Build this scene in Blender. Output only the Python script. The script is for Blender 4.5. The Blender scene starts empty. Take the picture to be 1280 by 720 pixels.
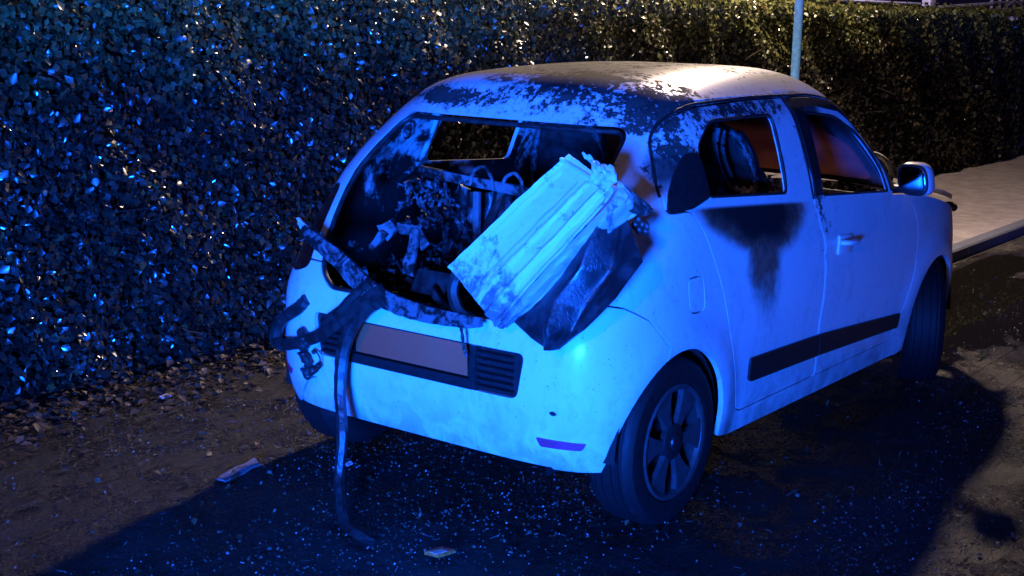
import bpy, bmesh, math, random
import numpy as np
from mathutils import Vector, Matrix
from mathutils.bvhtree import BVHTree

random.seed(7)
rng = np.random.default_rng(11)
scene = bpy.context.scene
COL = scene.collection

# ------------------------------------------------------------------ camera
cam_d = bpy.data.cameras.new('camera')
cam = bpy.data.objects.new('camera', cam_d)
COL.objects.link(cam)
CAMP = Vector((-3.911, -3.024, 1.756))
FW = Vector((0.7826314, 0.5890271, -0.20133347))
RT = Vector((0.6041862, -0.79664121, 0.01793952))
UP = Vector((0.14982368, 0.13568293, 0.97935847))
cam.matrix_world = Matrix(((RT.x, UP.x, -FW.x, CAMP.x), (RT.y, UP.y, -FW.y, CAMP.y), (RT.z, UP.z, -FW.z, CAMP.z), (0, 0, 0, 1)))
cam_d.sensor_width = 36
cam_d.lens = 36 * 1673 / 1280
cam_d.clip_end = 500
scene.camera = cam

# ------------------------------------------------------------------ night sky
world = bpy.data.worlds.new('World')
scene.world = world
world.use_nodes = True
wn = world.node_tree
bg = wn.nodes['Background']
sky = wn.nodes.new('ShaderNodeTexSky')
sky.sky_type = 'NISHITA'
sky.sun_disc = False
sky.sun_elevation = math.radians(-6)
sky.sun_rotation = math.radians(200)
wn.links.new(sky.outputs[0], bg.inputs[0])
bg.inputs[1].default_value = 0.05
# the town's faint violet glow on the night sky
glow = wn.nodes.new('ShaderNodeBackground')
glow.inputs[0].default_value = (.30, .22, 1.0, 1)
glow.inputs[1].default_value = .010
add = wn.nodes.new('ShaderNodeAddShader')
wn.links.new(bg.outputs[0], add.inputs[0])
wn.links.new(glow.outputs[0], add.inputs[1])
wn.links.new(add.outputs[0], wn.nodes['World Output'].inputs[0])

scene.view_settings.view_transform = 'Standard'
scene.view_settings.look = 'None'
scene.view_settings.exposure = 0
scene.view_settings.gamma = 1


def lamp(name, loc, target, power, color, size=0.12, spot=None, blend=0.5):
    d = bpy.data.lights.new(name, 'SPOT' if spot else 'POINT')
    d.energy = power
    d.color = color
    d.shadow_soft_size = size
    o = bpy.data.objects.new(name, d)
    COL.objects.link(o)
    o.location = loc
    if spot:
        d.spot_size = math.radians(spot)
        d.spot_blend = blend
    o.rotation_euler = (Vector(target) - Vector(loc)).to_track_quat('-Z', 'Y').to_euler()
    return o


# street lamp over the hedge (warm) ; blue beacons of the emergency vehicles behind the photographer
WARM = (1.0, 0.75, 0.57)
BLUE = (0.003, 0.10, 1.0)
LAMP_HEAD = Vector((5.75, 1.75, 4.5))
lamp('street_lamp_light', LAMP_HEAD - Vector((0, 0, .1)), (2, 0, 0), 1350, WARM, .16)
lamp('blue_beacon_behind', (-5.5, -2.9, .95), (-.6, .25, .8), 9800, BLUE, .45, spot=50, blend=1.0)
lamp('blue_beacon_side', (-6.0, -9.5, .75), (1, 0, .8), 120, (.003, .060, 1.0), .3)
lamp('yard_light', (19, 6.5, 5.0), (30, 9.5, 1.8), 1500, (.75, .6, 1.0), .2, spot=95, blend=.6)
lamp('street_lamp_far_behind', (-11.0, -4.2, 5.0), (1, 0, .8), 230, (1, .55, .36), .25)

# ------------------------------------------------------------------ object helpers


def tag(o, label=None, cat=None, group=None, kind=None):
    if label: o['label'] = label
    if cat: o['category'] = cat
    if group: o['group'] = group
    if kind: o['kind'] = kind
    return o


def thing(name, loc, label, cat, group=None):
    o = bpy.data.objects.new(name, None)
    o.empty_display_size = .1
    COL.objects.link(o)
    o.location = loc
    return tag(o, label, cat, group)


def link(name, me, mat=None, parent=None, smooth=None):
    """mesh given in world coordinates; parented so that it stays where it is"""
    o = bpy.data.objects.new(name, me)
    COL.objects.link(o)
    if mat:
        me.materials.clear()
        me.materials.append(mat)
    if parent:
        o.parent = parent
        if parent.parent is None:
            o.location = -Vector(parent.location)
    if smooth is not None:
        shade(me, smooth)
    return o


def shade(me, deg):
    me.polygons.foreach_set('use_smooth', [True] * len(me.polygons))
    me.set_sharp_from_angle(angle=math.radians(deg))


def mesh(verts, faces, name='m'):
    me = bpy.data.meshes.new(name)
    me.from_pydata([tuple(v) for v in verts], [], [tuple(f) for f in faces])
    me.update()
    return me


def from_bm(bm):
    bmesh.ops.recalc_face_normals(bm, faces=bm.faces[:])
    me = bpy.data.meshes.new('m')
    bm.to_mesh(me)
    bm.free()
    return me


def box_bm(bm, c, s, rot=None, bev=0):
    r = bmesh.ops.create_cube(bm, size=1)
    vs = r['verts']
    M = Matrix.Translation(c) @ (rot.to_4x4() if rot else Matrix.Identity(4)) @ Matrix.Diagonal((s[0], s[1], s[2], 1))
    bmesh.ops.transform(bm, matrix=M, verts=vs)
    if bev:
        es = list({e for v in vs for e in v.link_edges})
        bmesh.ops.bevel(bm, geom=es, offset=bev, segments=2, affect='EDGES', profile=.6)


def tube_bm(bm, pts, rad, seg=8, flat=1.0):
    """tube along points; rad may be a list"""
    pts = [Vector(p) for p in pts]
    n = len(pts)
    if not hasattr(rad, '__len__'): rad = [rad] * n
    rings = []
    up = Vector((0, 0, 1))
    for i, p in enumerate(pts):
        t = (pts[min(i + 1, n - 1)] - pts[max(i - 1, 0)]).normalized()
        a = t.cross(up)
        if a.length < .05: a = t.cross(Vector((1, 0, 0)))
        a.normalize()
        b = t.cross(a)
        rings.append([bm.verts.new(p + rad[i] * (math.cos(2 * math.pi * k / seg) * a + flat * math.sin(2 * math.pi * k / seg) * b)) for k in range(seg)])
    for i in range(n - 1):
        for k in range(seg):
            bm.faces.new((rings[i][k], rings[i][(k + 1) % seg], rings[i + 1][(k + 1) % seg], rings[i + 1][k]))
    bm.faces.new(rings[0][::-1])
    bm.faces.new(rings[-1])


def smooth_pts(ctrl, n=40):
    """Catmull-Rom through control points"""
    P = [np.array(c, float) for c in ctrl]
    P = [2 * P[0] - P[1]] + P + [2 * P[-1] - P[-2]]
    out = []
    m = len(P) - 3
    for i in range(n + 1):
        u = i / n * m
        k = min(int(u), m - 1)
        t = u - k
        a, b, c, d = P[k:k + 4]
        out.append(.5 * ((2 * b) + (-a + c) * t + (2 * a - 5 * b + 4 * c - d) * t * t + (-a + 3 * b - 3 * c + d) * t ** 3))
    return out


def round_poly(P, r, seg=5):
    """round the corners of a 2-D polygon; r one number or one per corner"""
    n = len(P)
    out = []
    rr = r if hasattr(r, '__len__') else [r] * n
    for i in range(n):
        p = np.array(P[i], float); a = np.array(P[i - 1], float); b = np.array(P[(i + 1) % n], float)
        da, db = a - p, b - p
        la, lb = np.linalg.norm(da), np.linalg.norm(db)
        q = min(rr[i], la * .45, lb * .45)
        if q < 1e-4:
            out.append(tuple(p)); continue
        s, e = p + da / la * q, p + db / lb * q
        for k in range(seg + 1):
            t = k / seg
            out.append(tuple((1 - t) ** 2 * s + 2 * t * (1 - t) * p + t * t * e))
    return out


def grow(P, d):
    """offset polygon outward by d"""
    P = [np.array(p, float) for p in P]
    n = len(P)
    area = sum(P[i - 1][0] * P[i][1] - P[i][0] * P[i - 1][1] for i in range(n))
    s = 1 if area > 0 else -1
    out = []
    for i in range(n):
        e1 = P[i] - P[i - 1]; e2 = P[(i + 1) % n] - P[i]
        n1 = np.array([e1[1], -e1[0]]) / (np.linalg.norm(e1) + 1e-9) * s
        n2 = np.array([e2[1], -e2[0]]) / (np.linalg.norm(e2) + 1e-9) * s
        m = n1 + n2
        m = m / max(np.dot(m, m) / 2, .3)
        out.append(tuple(P[i] + m * d))
    return out


def prism_bm(bm, poly, axis, lo, hi):
    """polygon in the plane across `axis` extruded lo..hi ; axis 0: (y,z) 1: (x,z) 2: (x,y)"""
    def P(p, h):
        return ((h, p[0], p[1]), (p[0], h, p[1]), (p[0], p[1], h))[axis]
    a = [bm.verts.new(P(p, lo)) for p in poly]
    b = [bm.verts.new(P(p, hi)) for p in poly]
    n = len(poly)
    bm.faces.new(a[::-1]); bm.faces.new(b)
    for i in range(n):
        bm.faces.new((a[i], a[(i + 1) % n], b[(i + 1) % n], b[i]))


def prisms(*defs):
    bm = bmesh.new()
    for d in defs: prism_bm(bm, *d)
    bmesh.ops.triangulate(bm, faces=[f for f in bm.faces if len(f.verts) > 4])
    return from_bm(bm)


def boolean(me, cutter, op):
    a = bpy.data.objects.new('a', me); b = bpy.data.objects.new('b', cutter)
    COL.objects.link(a); COL.objects.link(b)
    m = a.modifiers.new('b', 'BOOLEAN')
    m.operation = op; m.solver = 'EXACT'; m.object = b
    dg = bpy.context.evaluated_depsgraph_get()
    out = bpy.data.meshes.new_from_object(a.evaluated_get(dg), depsgraph=dg)
    bpy.data.objects.remove(a); bpy.data.objects.remove(b)
    return out


def solidify(me, th, offset=-1):
    a = bpy.data.objects.new('a', me)
    COL.objects.link(a)
    m = a.modifiers.new('s', 'SOLIDIFY')
    m.thickness = th; m.offset = offset; m.use_even_offset = False
    dg = bpy.context.evaluated_depsgraph_get()
    out = bpy.data.meshes.new_from_object(a.evaluated_get(dg), depsgraph=dg)
    bpy.data.objects.remove(a)
    return out


# ------------------------------------------------------------------ node helpers
class NT:
    def __init__(self, name):
        self.m = bpy.data.materials.new(name)
        self.m.use_nodes = True
        self.t = self.m.node_tree
        self.t.nodes.clear()
        self.out = self.t.nodes.new('ShaderNodeOutputMaterial')
        self._tc = self.t.nodes.new('ShaderNodeTexCoord')

    @property
    def pos(self):
        return self._tc.outputs['Object']

    def n(self, kind, **kw):
        nd = self.t.nodes.new(kind)
        for k, v in kw.items():
            if k.startswith('i_'):
                key = k[2:]
                key = int(key) if key.isdigit() else key.replace('_', ' ')
                self.set(nd.inputs[key], v)
            else:
                setattr(nd, k, v)
        return nd

    def set(self, inp, v):
        if isinstance(v, bpy.types.NodeSocket): self.t.links.new(v, inp)
        else: inp.default_value = v

    def math(self, op, a, b=0.0, c=0.0, clamp=False):
        nd = self.n('ShaderNodeMath', operation=op, use_clamp=clamp)
        for i, v in enumerate((a, b, c)): self.set(nd.inputs[i], v)
        return nd.outputs[0]

    def vmath(self, op, a, b=(0, 0, 0)):
        nd = self.n('ShaderNodeVectorMath', operation=op)
        self.set(nd.inputs[0], a); self.set(nd.inputs[1], b)
        return nd.outputs['Value'] if op in ('LENGTH', 'DOT_PRODUCT') else nd.outputs[0]

    def noise(self, scale, detail=4, rough=.55, vec=None, stretch=None, dist=0.0):
        v = vec if vec is not None else self.pos
        if stretch: v = self.vmath('MULTIPLY', v, stretch)
        nd = self.n('ShaderNodeTexNoise')
        self.set(nd.inputs['Vector'], v)
        nd.inputs['Scale'].default_value = scale
        nd.inputs['Detail'].default_value = detail
        nd.inputs['Roughness'].default_value = rough
        nd.inputs['Distortion'].default_value = dist
        return nd.outputs[0]

    def ramp(self, v, lo, hi, a=0.0, b=1.0):
        nd = self.n('ShaderNodeMapRange', interpolation_type='SMOOTHSTEP')
        for i, x in enumerate((v, lo, hi, a, b)): self.set(nd.inputs[i], x)
        return nd.outputs[0]

    def mix(self, f, a, b):
        nd = self.n('ShaderNodeMix', data_type='RGBA')
        self.set(nd.inputs[0], f)
        self.set(nd.inputs[6], a if isinstance(a, bpy.types.NodeSocket) else (*a, 1))
        self.set(nd.inputs[7], b if isinstance(b, bpy.types.NodeSocket) else (*b, 1))
        return nd.outputs[2]

    def bump(self, h, strength=.3, dist=.01):
        nd = self.n('ShaderNodeBump')
        nd.inputs['Strength'].default_value = strength
        nd.inputs['Distance'].default_value = dist
        self.set(nd.inputs['Height'], h)
        return nd.outputs[0]

    def blob(self, c, r, nz=None, amp=0.0):
        """ellipsoid stain: >0 inside"""
        d = self.vmath('SUBTRACT', self._wpos(), c)
        d = self.vmath('DIVIDE', d, r)
        v = self.math('SUBTRACT', 1.0, self.vmath('LENGTH', d))
        if nz is not None: v = self.math('ADD', v, self.math('MULTIPLY', self.math('SUBTRACT', nz, .5), amp))
        return v

    def _wpos(self):
        return self.pos

    def bsdf(self, color, rough=.5, metal=0.0, normal=None, spec=.5, coat=0.0, emis=None):
        p = self.n('ShaderNodeBsdfPrincipled')
        self.set(p.inputs['Base Color'], color if isinstance(color, bpy.types.NodeSocket) else (*color, 1))
        self.set(p.inputs['Roughness'], rough)
        self.set(p.inputs['Metallic'], metal)
        self.set(p.inputs['Specular IOR Level'], spec)
        self.set(p.inputs['Coat Weight'], coat)
        p.inputs['Coat Roughness'].default_value = .08
        if normal is not None: self.set(p.inputs['Normal'], normal)
        self.p = p
        return p.outputs[0]

    def done(self, sh, disp=None):
        self.t.links.new(sh, self.out.inputs[0])
        return self.m


def simple(name, color, rough=.5, metal=0.0, nscale=30, namp=.35, bump=.15, spec=.5, coat=0.0):
    t = NT(name)
    nz = t.noise(nscale, 5, .6)
    c = t.mix(t.ramp(nz, .3, .7), tuple(x * (1 - namp) for x in color), tuple(min(1, x * (1 + namp)) for x in color))
    return t.done(t.bsdf(c, t.ramp(nz, .2, .8, rough * .8, min(1, rough * 1.25)), metal, t.bump(nz, bump, .006), spec, coat))


# ------------------------------------------------------------------ materials
def paint_material():
    t = NT('scorched_white_paint')
    nf = t.noise(38, 6, .7)
    nm = t.noise(9, 6, .65, dist=.6)
    nl = t.noise(3.2, 4, .6, dist=.4)
    streak = t.noise(9, 5, .7, stretch=(1.0, 1.0, .35), dist=1.2)
    mx = lambda a, b: t.math('MAXIMUM', a, b)
    # hard-edged soot with flaked paint: rear right roof corner, header, top of the hatch pillars
    flake = t.math('ADD', t.math('MULTIPLY', nf, .55), t.math('MULTIPLY', nm, .45))
    def patch(c, r, amp, sub=0.0): return t.math('SUBTRACT', t.blob(c, r, flake, amp), sub)
    h1 = patch((.26, -.50, 1.44), (.30, .28, .22), 6.0, .35)
    h2 = patch((.16, -.20, 1.51), (.40, .34, .09), 5.5, .25)
    h3 = patch((.60, -.64, 1.42), (.60, .10, .08), 6.0, .55)
    h4 = patch((.02, .34, 1.44), (.30, .40, .05), 5.0, .35)
    h5 = patch((.95, .0, 1.56), (1.3, .75, .13), 9.5, 1.5)
    h6 = patch((1.15, -.70, 1.22), (.09, .15, .32), 6.0, .35)
    h7 = patch((.12, -.70, 1.30), (.16, .14, .14), 6.0, .45)
    h8 = patch((1.05, -.1, 1.56), (.9, .6, .10), 9.0, 1.0)
    h7 = mx(h7, h8)
    hard = mx(mx(mx(h1, h2), mx(h3, h4)), mx(mx(h5, h6), h7))
    halo = t.ramp(hard, -.42, .02, 0, .55)
    hard = t.ramp(hard, -.03, .07)
    # soft smoke: below the rear side window, around openings
    s1 = t.blob((.60, -.77, .99), (.40, .3, .15), nl, .9)
    s2 = t.blob((.55, -.80, .80), (.12, .3, .26), nl, .8)
    s3 = t.blob((.06, -.74, 1.22), (.10, .3, .10), nl, .5)
    s4 = t.blob((1.22, -.66, 1.40), (.16, .2, .10), nl, .6)
    # burn below the rear side window: widest at the sill, fading down to a brown tongue
    sepz = t.n('ShaderNodeSeparateXYZ'); t.set(sepz.inputs[0], t.pos)
    X, Y, Z = sepz.outputs
    d = t.math('SUBTRACT', t.math('SUBTRACT', 1.115, t.math('MULTIPLY', X, .07)), Z)
    dp = t.math('MAXIMUM', d, 0)
    xc = t.math('ADD', .55, t.math('MULTIPLY', dp, .55))
    u = t.math('DIVIDE', t.math('ABSOLUTE', t.math('SUBTRACT', X, xc)), t.math('MAXIMUM', t.math('SUBTRACT', .42, t.math('MULTIPLY', dp, .9)), .05))
    wob = t.math('ADD', t.math('MULTIPLY', t.math('SUBTRACT', nl, .5), 1.5), t.math('MULTIPLY', t.math('SUBTRACT', nm, .5), .6))
    v = t.math('ADD', t.math('SUBTRACT', t.math('SUBTRACT', 1.0, t.math('POWER', u, 3)), t.math('POWER', t.math('DIVIDE', dp, .17), 2.5)), wob)
    u2 = t.math('DIVIDE', t.math('ABSOLUTE', t.math('SUBTRACT', X, t.math('ADD', .60, t.math('MULTIPLY', dp, .10)))), .17)
    v2 = t.math('ADD', t.math('SUBTRACT', t.math('SUBTRACT', 1.0, t.math('POWER', u2, 2)), t.math('POWER', t.math('DIVIDE', dp, .46), 2)), wob)
    side = t.math('MULTIPLY', t.ramp(d, -.006, .012), t.ramp(Y, -.55, -.6))
    black = t.math('MULTIPLY', t.ramp(v, -.1, .85), side)
    brown = t.math('MULTIPLY', t.math('MAXIMUM', t.ramp(v, -.8, .3), t.ramp(v2, -.15, .6)), side)
    soft = t.math('MULTIPLY', t.ramp(mx(s3, s4), .0, .45), t.ramp(Z, 1.14, 1.22))
    grime = t.ramp(t.math('ADD', t.math('MULTIPLY', streak, .6), t.math('MULTIPLY', nf, .4)), .47, .72, 0, .55)
    sep = t.n('ShaderNodeSeparateXYZ'); t.set(sep.inputs[0], t.pos)
    low = t.ramp(sep.outputs[2], .55, .22, 0, .55)
    dirt = t.math('MULTIPLY', low, t.ramp(nm, .35, .65), clamp=True)
    # interior faces of the shell are all sooted: distance from the outer skin is not known, so use the side facing in
    specks = t.ramp(t.noise(90, 2, .5), .70, .74, 0, .7)
    c = t.mix(grime, (.80, .80, .78), (.42, .39, .36))
    c = t.mix(dirt, c, (.20, .16, .12))
    c = t.mix(specks, c, (.10, .09, .08))
    c = t.mix(halo, c, (.20, .15, .13))
    c = t.mix(soft, c, (.07, .06, .06))
    c = t.mix(brown, c, t.mix(t.ramp(nf, .4, .6), (.40, .12, .08), (.20, .08, .06)))
    c = t.mix(black, c, (.016, .014, .013))
    c = t.mix(hard, c, t.mix(t.ramp(nm, .4, .6), (.022, .020, .022), (.065, .056, .052)))
    allsoot = t.math('MAXIMUM', t.math('MAXIMUM', soft, hard), t.math('MAXIMUM', black, brown))
    r = t.ramp(allsoot, 0, 1, .30, .8)
    h = t.math('ADD', t.math('MULTIPLY', hard, .5), t.math('MULTIPLY', nf, .15))
    h = t.math('ADD', h, t.math('MULTIPLY', black, t.math('MULTIPLY', nm, 1.5)))
    coat = t.ramp(allsoot, 0, .5, .35, 0)
    spc = t.ramp(allsoot, 0, .6, .5, .12)
    return t.done(t.bsdf(c, r, 0, t.bump(h, .45, .005), spc, coat))


def sooty_metal(name, pale=(.34, .34, .33), amount=.5, scale=7):
    t = NT(name)
    nf = t.noise(scale * 5, 6, .7); nm = t.noise(scale, 5, .65, dist=1.0)
    v = t.math('ADD', t.math('MULTIPLY', nm, .7), t.math('MULTIPLY', nf, .3))
    sz = t.n('ShaderNodeSeparateXYZ'); t.set(sz.inputs[0], t.pos)
    if name == 'half_burnt_inner_skin': v = t.math('SUBTRACT', v, t.ramp(sz.outputs[2], 1.22, .95, .02, .14))
    m = t.ramp(v, amount - .05, amount + .06)
    c = t.mix(m, (.012, .011, .011), pale)
    h = t.math('ADD', m, t.math('MULTIPLY', nf, .4))
    return t.done(t.bsdf(c, t.ramp(nf, .3, .7, .3, .6), 0, t.bump(h, .5, .006)))


M = {}
M['paint'] = paint_material()
M['soot_metal'] = sooty_metal('sooty_inner_metal', (.30, .29, .28), .56)
M['soot_pale'] = sooty_metal('half_burnt_inner_skin', (.50, .50, .50), .485, 6)
M['char'] = simple('charred_black', (.022, .02, .02), .45, 0, 22, .5, .8)
M['char_gloss'] = simple('wet_charred_metal', (.022, .02, .02), .34, .0, 26, .6, .8)
M['plastic'] = simple('black_plastic', (.014, .014, .015), .42, 0, 60, .2, .08)
M['rubber'] = simple('tyre_rubber', (.009, .009, .010), .6, 0, 90, .3, .15, .3)
M['alloy'] = simple('grey_wheel_cover', (.045, .043, .046), .45, .1, 40, .25, .05)
M['liner'] = simple('arch_liner', (.008, .008, .008), .8)



def lamp_material(name, c1, c2):
    t = NT(name)
    w = t.n('ShaderNodeTexWave', wave_type='BANDS', bands_direction='Z')
    t.set(w.inputs['Vector'], t.pos); w.inputs['Scale'].default_value = 26
    c = t.mix(t.ramp(t.noise(6), .4, .6), c1, c2)
    return t.done(t.bsdf(c, .12, 0, t.bump(w.outputs[1], .25, .004), .6, 1.0))


M['lamp_red'] = lamp_material('dark_red_lens', (.10, .004, .004), (.03, .003, .003))
M['reflector'] = lamp_material('red_reflector', (.65, .05, .20), (.50, .04, .12))


def plate_material():
    t = NT('blank_reddish_plate')
    c = t.mix(t.ramp(t.noise(5, 3), .35, .65), (.95, .10, .045), (.85, .11, .055))
    return t.done(t.bsdf(c, .45))


M['plate'] = plate_material()


def clean_paint():
    t = NT('white_paint')
    nf = t.noise(30, 6, .7)
    c = t.mix(t.ramp(nf, .5, .75, 0, .4), (.80, .80, .78), (.40, .38, .36))
    return t.done(t.bsdf(c, .3, 0, None, .5, .6))


M['paint_clean'] = clean_paint()
t = NT('mirror_glass'); M['mirror'] = t.done(t.bsdf((.10, .10, .11), .08, 1.0))
M['frame_blue'] = sooty_metal('scorched_steel', (.17, .17, .18), .48, 9)
M['frame_pale'] = sooty_metal('heat_bleached_plastic', (.50, .50, .50), .40, 8)
M['ash'] = simple('grey_ash', (.50, .45, .42), .9, 0, 60, .5, .6)
M['char_mottled'] = sooty_metal('charred_frame_metal', (.16, .15, .16), .5, 14)


def panel_material(name, col, amt):
    t = NT(name)
    a = t.noise(7, 6, .7, stretch=(1, 1, .7), dist=1.5)
    b = t.noise(26, 6, .75, dist=.8)
    v = t.math('ADD', t.math('MULTIPLY', a, .65), t.math('MULTIPLY', b, .35))
    lo = t.blob((-.55, -.36, .83), (.16, .20, .19), b, 1.2)
    m = t.math('MAXIMUM', t.ramp(v, amt, amt + .10), t.math('MULTIPLY', t.ramp(lo, 0, .5), t.ramp(v, .42, .56)))
    c = t.mix(t.math('MULTIPLY', m, .88), col, (.05, .045, .06))
    h = t.math('ADD', t.math('MULTIPLY', m, -.5), t.math('MULTIPLY', b, .3))
    return t.done(t.bsdf(c, t.ramp(m, 0, 1, .38, .7), 0, t.bump(h, .4, .004)))


M['panel'] = panel_material('pale_scorched_panel', (.78, .78, .76), .53)
M['panel_dim'] = panel_material('shaded_panel_flange', (.42, .40, .40), .54)  # panel colour darkened for the dimmer light on the folded flange


def leather():
    t = NT('blistered_cover')
    vo = t.n('ShaderNodeTexVoronoi', feature='DISTANCE_TO_EDGE')
    t.set(vo.inputs['Vector'], t.vmath('ADD', t.pos, (0, 0, 0))); vo.inputs['Scale'].default_value = 55
    cr = t.ramp(vo.outputs[0], 0, .12)
    nf = t.noise(14, 5, .6)
    msk = t.ramp(nf, .42, .6)
    h = t.math('ADD', t.math('MULTIPLY', t.math('MULTIPLY', cr, msk), .7), t.math('MULTIPLY', nf, .8))
    c = t.mix(t.ramp(nf, .4, .65), (.012, .012, .014), (.035, .035, .04))
    return t.done(t.bsdf(c, t.ramp(nf, .3, .7, .30, .5), 0, t.bump(h, .3, .005), .5, .1))


M['leather'] = leather()


def soot_glass():
    t = NT('smoke_stained_glass')
    nzv = t.noise(4, 5, .6, dist=.8)
    tr = t.n('ShaderNodeBsdfTranslucent')
    sz = t.n('ShaderNodeSeparateXYZ'); t.set(sz.inputs[0], t.pos)
    smoke = t.ramp(t.math('ADD', sz.outputs[2], t.math('MULTIPLY', nzv, .15)), 1.26, 1.40)
    t.set(tr.inputs[0], t.mix(smoke, t.mix(t.ramp(nzv, .35, .65), (.20, .10, .07), (.34, .19, .15)), (.03, .015, .01)))
    df = t.bsdf(t.mix(smoke, (.30, .22, .27), (.02, .018, .018)), .4)
    mx = t.n('ShaderNodeMixShader')
    mx.inputs[0].default_value = .5
    t.t.links.new(tr.outputs[0], mx.inputs[1]); t.t.links.new(df, mx.inputs[2])
    return t.done(mx.outputs[0])


M['soot_glass'] = soot_glass()

# ------------------------------------------------------------------ THE CAR : shell
def interp(v, xs, ys):
    return np.interp(v, xs, ys)


def smooth_interp(v, xs, ys):
    """C1 interpolation (monotone-ish cubic)"""
    xs = np.array(xs, float); ys = np.array(ys, float)
    d = np.gradient(ys, xs)
    v = np.clip(v, xs[0], xs[-1])
    i = np.clip(np.searchsorted(xs, v) - 1, 0, len(xs) - 2)
    h = xs[i + 1] - xs[i]
    t = (v - xs[i]) / h
    return ys[i] * (1 + 2 * t) * (1 - t) ** 2 + h * d[i] * t * (1 - t) ** 2 + ys[i + 1] * t * t * (3 - 2 * t) + h * d[i + 1] * t * t * (t - 1)


XRf = lambda z: smooth_interp(z, [.2, .3, .42, .56, .66, .74, .82, .95, 1.1, 1.25, 1.38, 1.46], [-.40, -.45, -.474, -.478, -.472, -.458, -.425, -.355, -.255, -.13, .02, .10])
WL = lambda z: smooth_interp(z, [.18, .28, .42, .6, .75, .9, 1.0, 1.12, 1.2, 1.3, 1.38, 1.45], [.762, .785, .803, .812, .808, .795, .782, .76, .735, .697, .660, .598])
NR = lambda z: interp(z, [.2, .7, 1.0, 1.45], [5.8, 6.2, 4.6, 3.6])
ZB = lambda x: smooth_interp(x, [-.5, .1, 1.0, 1.9, 2.4, 2.8, 3.1], [1.12, 1.115, 1.06, .985, .905, .79, .60])
ZS = lambda x: interp(x, [-.5, -.2, .3, .45, 2.0, 2.3, 3.1], [.262, .262, .25, .215, .205, .25, .27])
ZC = lambda x: smooth_interp(x, [0, .3, .8, 1.1, 1.4, 1.7], [1.49, 1.53, 1.556, 1.557, 1.545, 1.49])
ZE = lambda x: smooth_interp(x, [-.1, .2, .8, 1.3, 1.6], [1.43, 1.45, 1.46, 1.45, 1.43])


def arc_phis(a, b, n, N):
    """phis giving even spacing along x=a*cos^(2/n), y=b*sin^(2/n), from phi=0 to 90"""
    ph = np.linspace(0, math.pi / 2, 4000)
    x = a * np.cos(ph) ** (2 / n); y = b * np.sin(ph) ** (2 / n)
    s = np.concatenate([[0], np.cumsum(np.hypot(np.diff(x), np.diff(y)))])
    return np.interp(np.linspace(0, s[-1], N + 1), s, ph)


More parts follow.
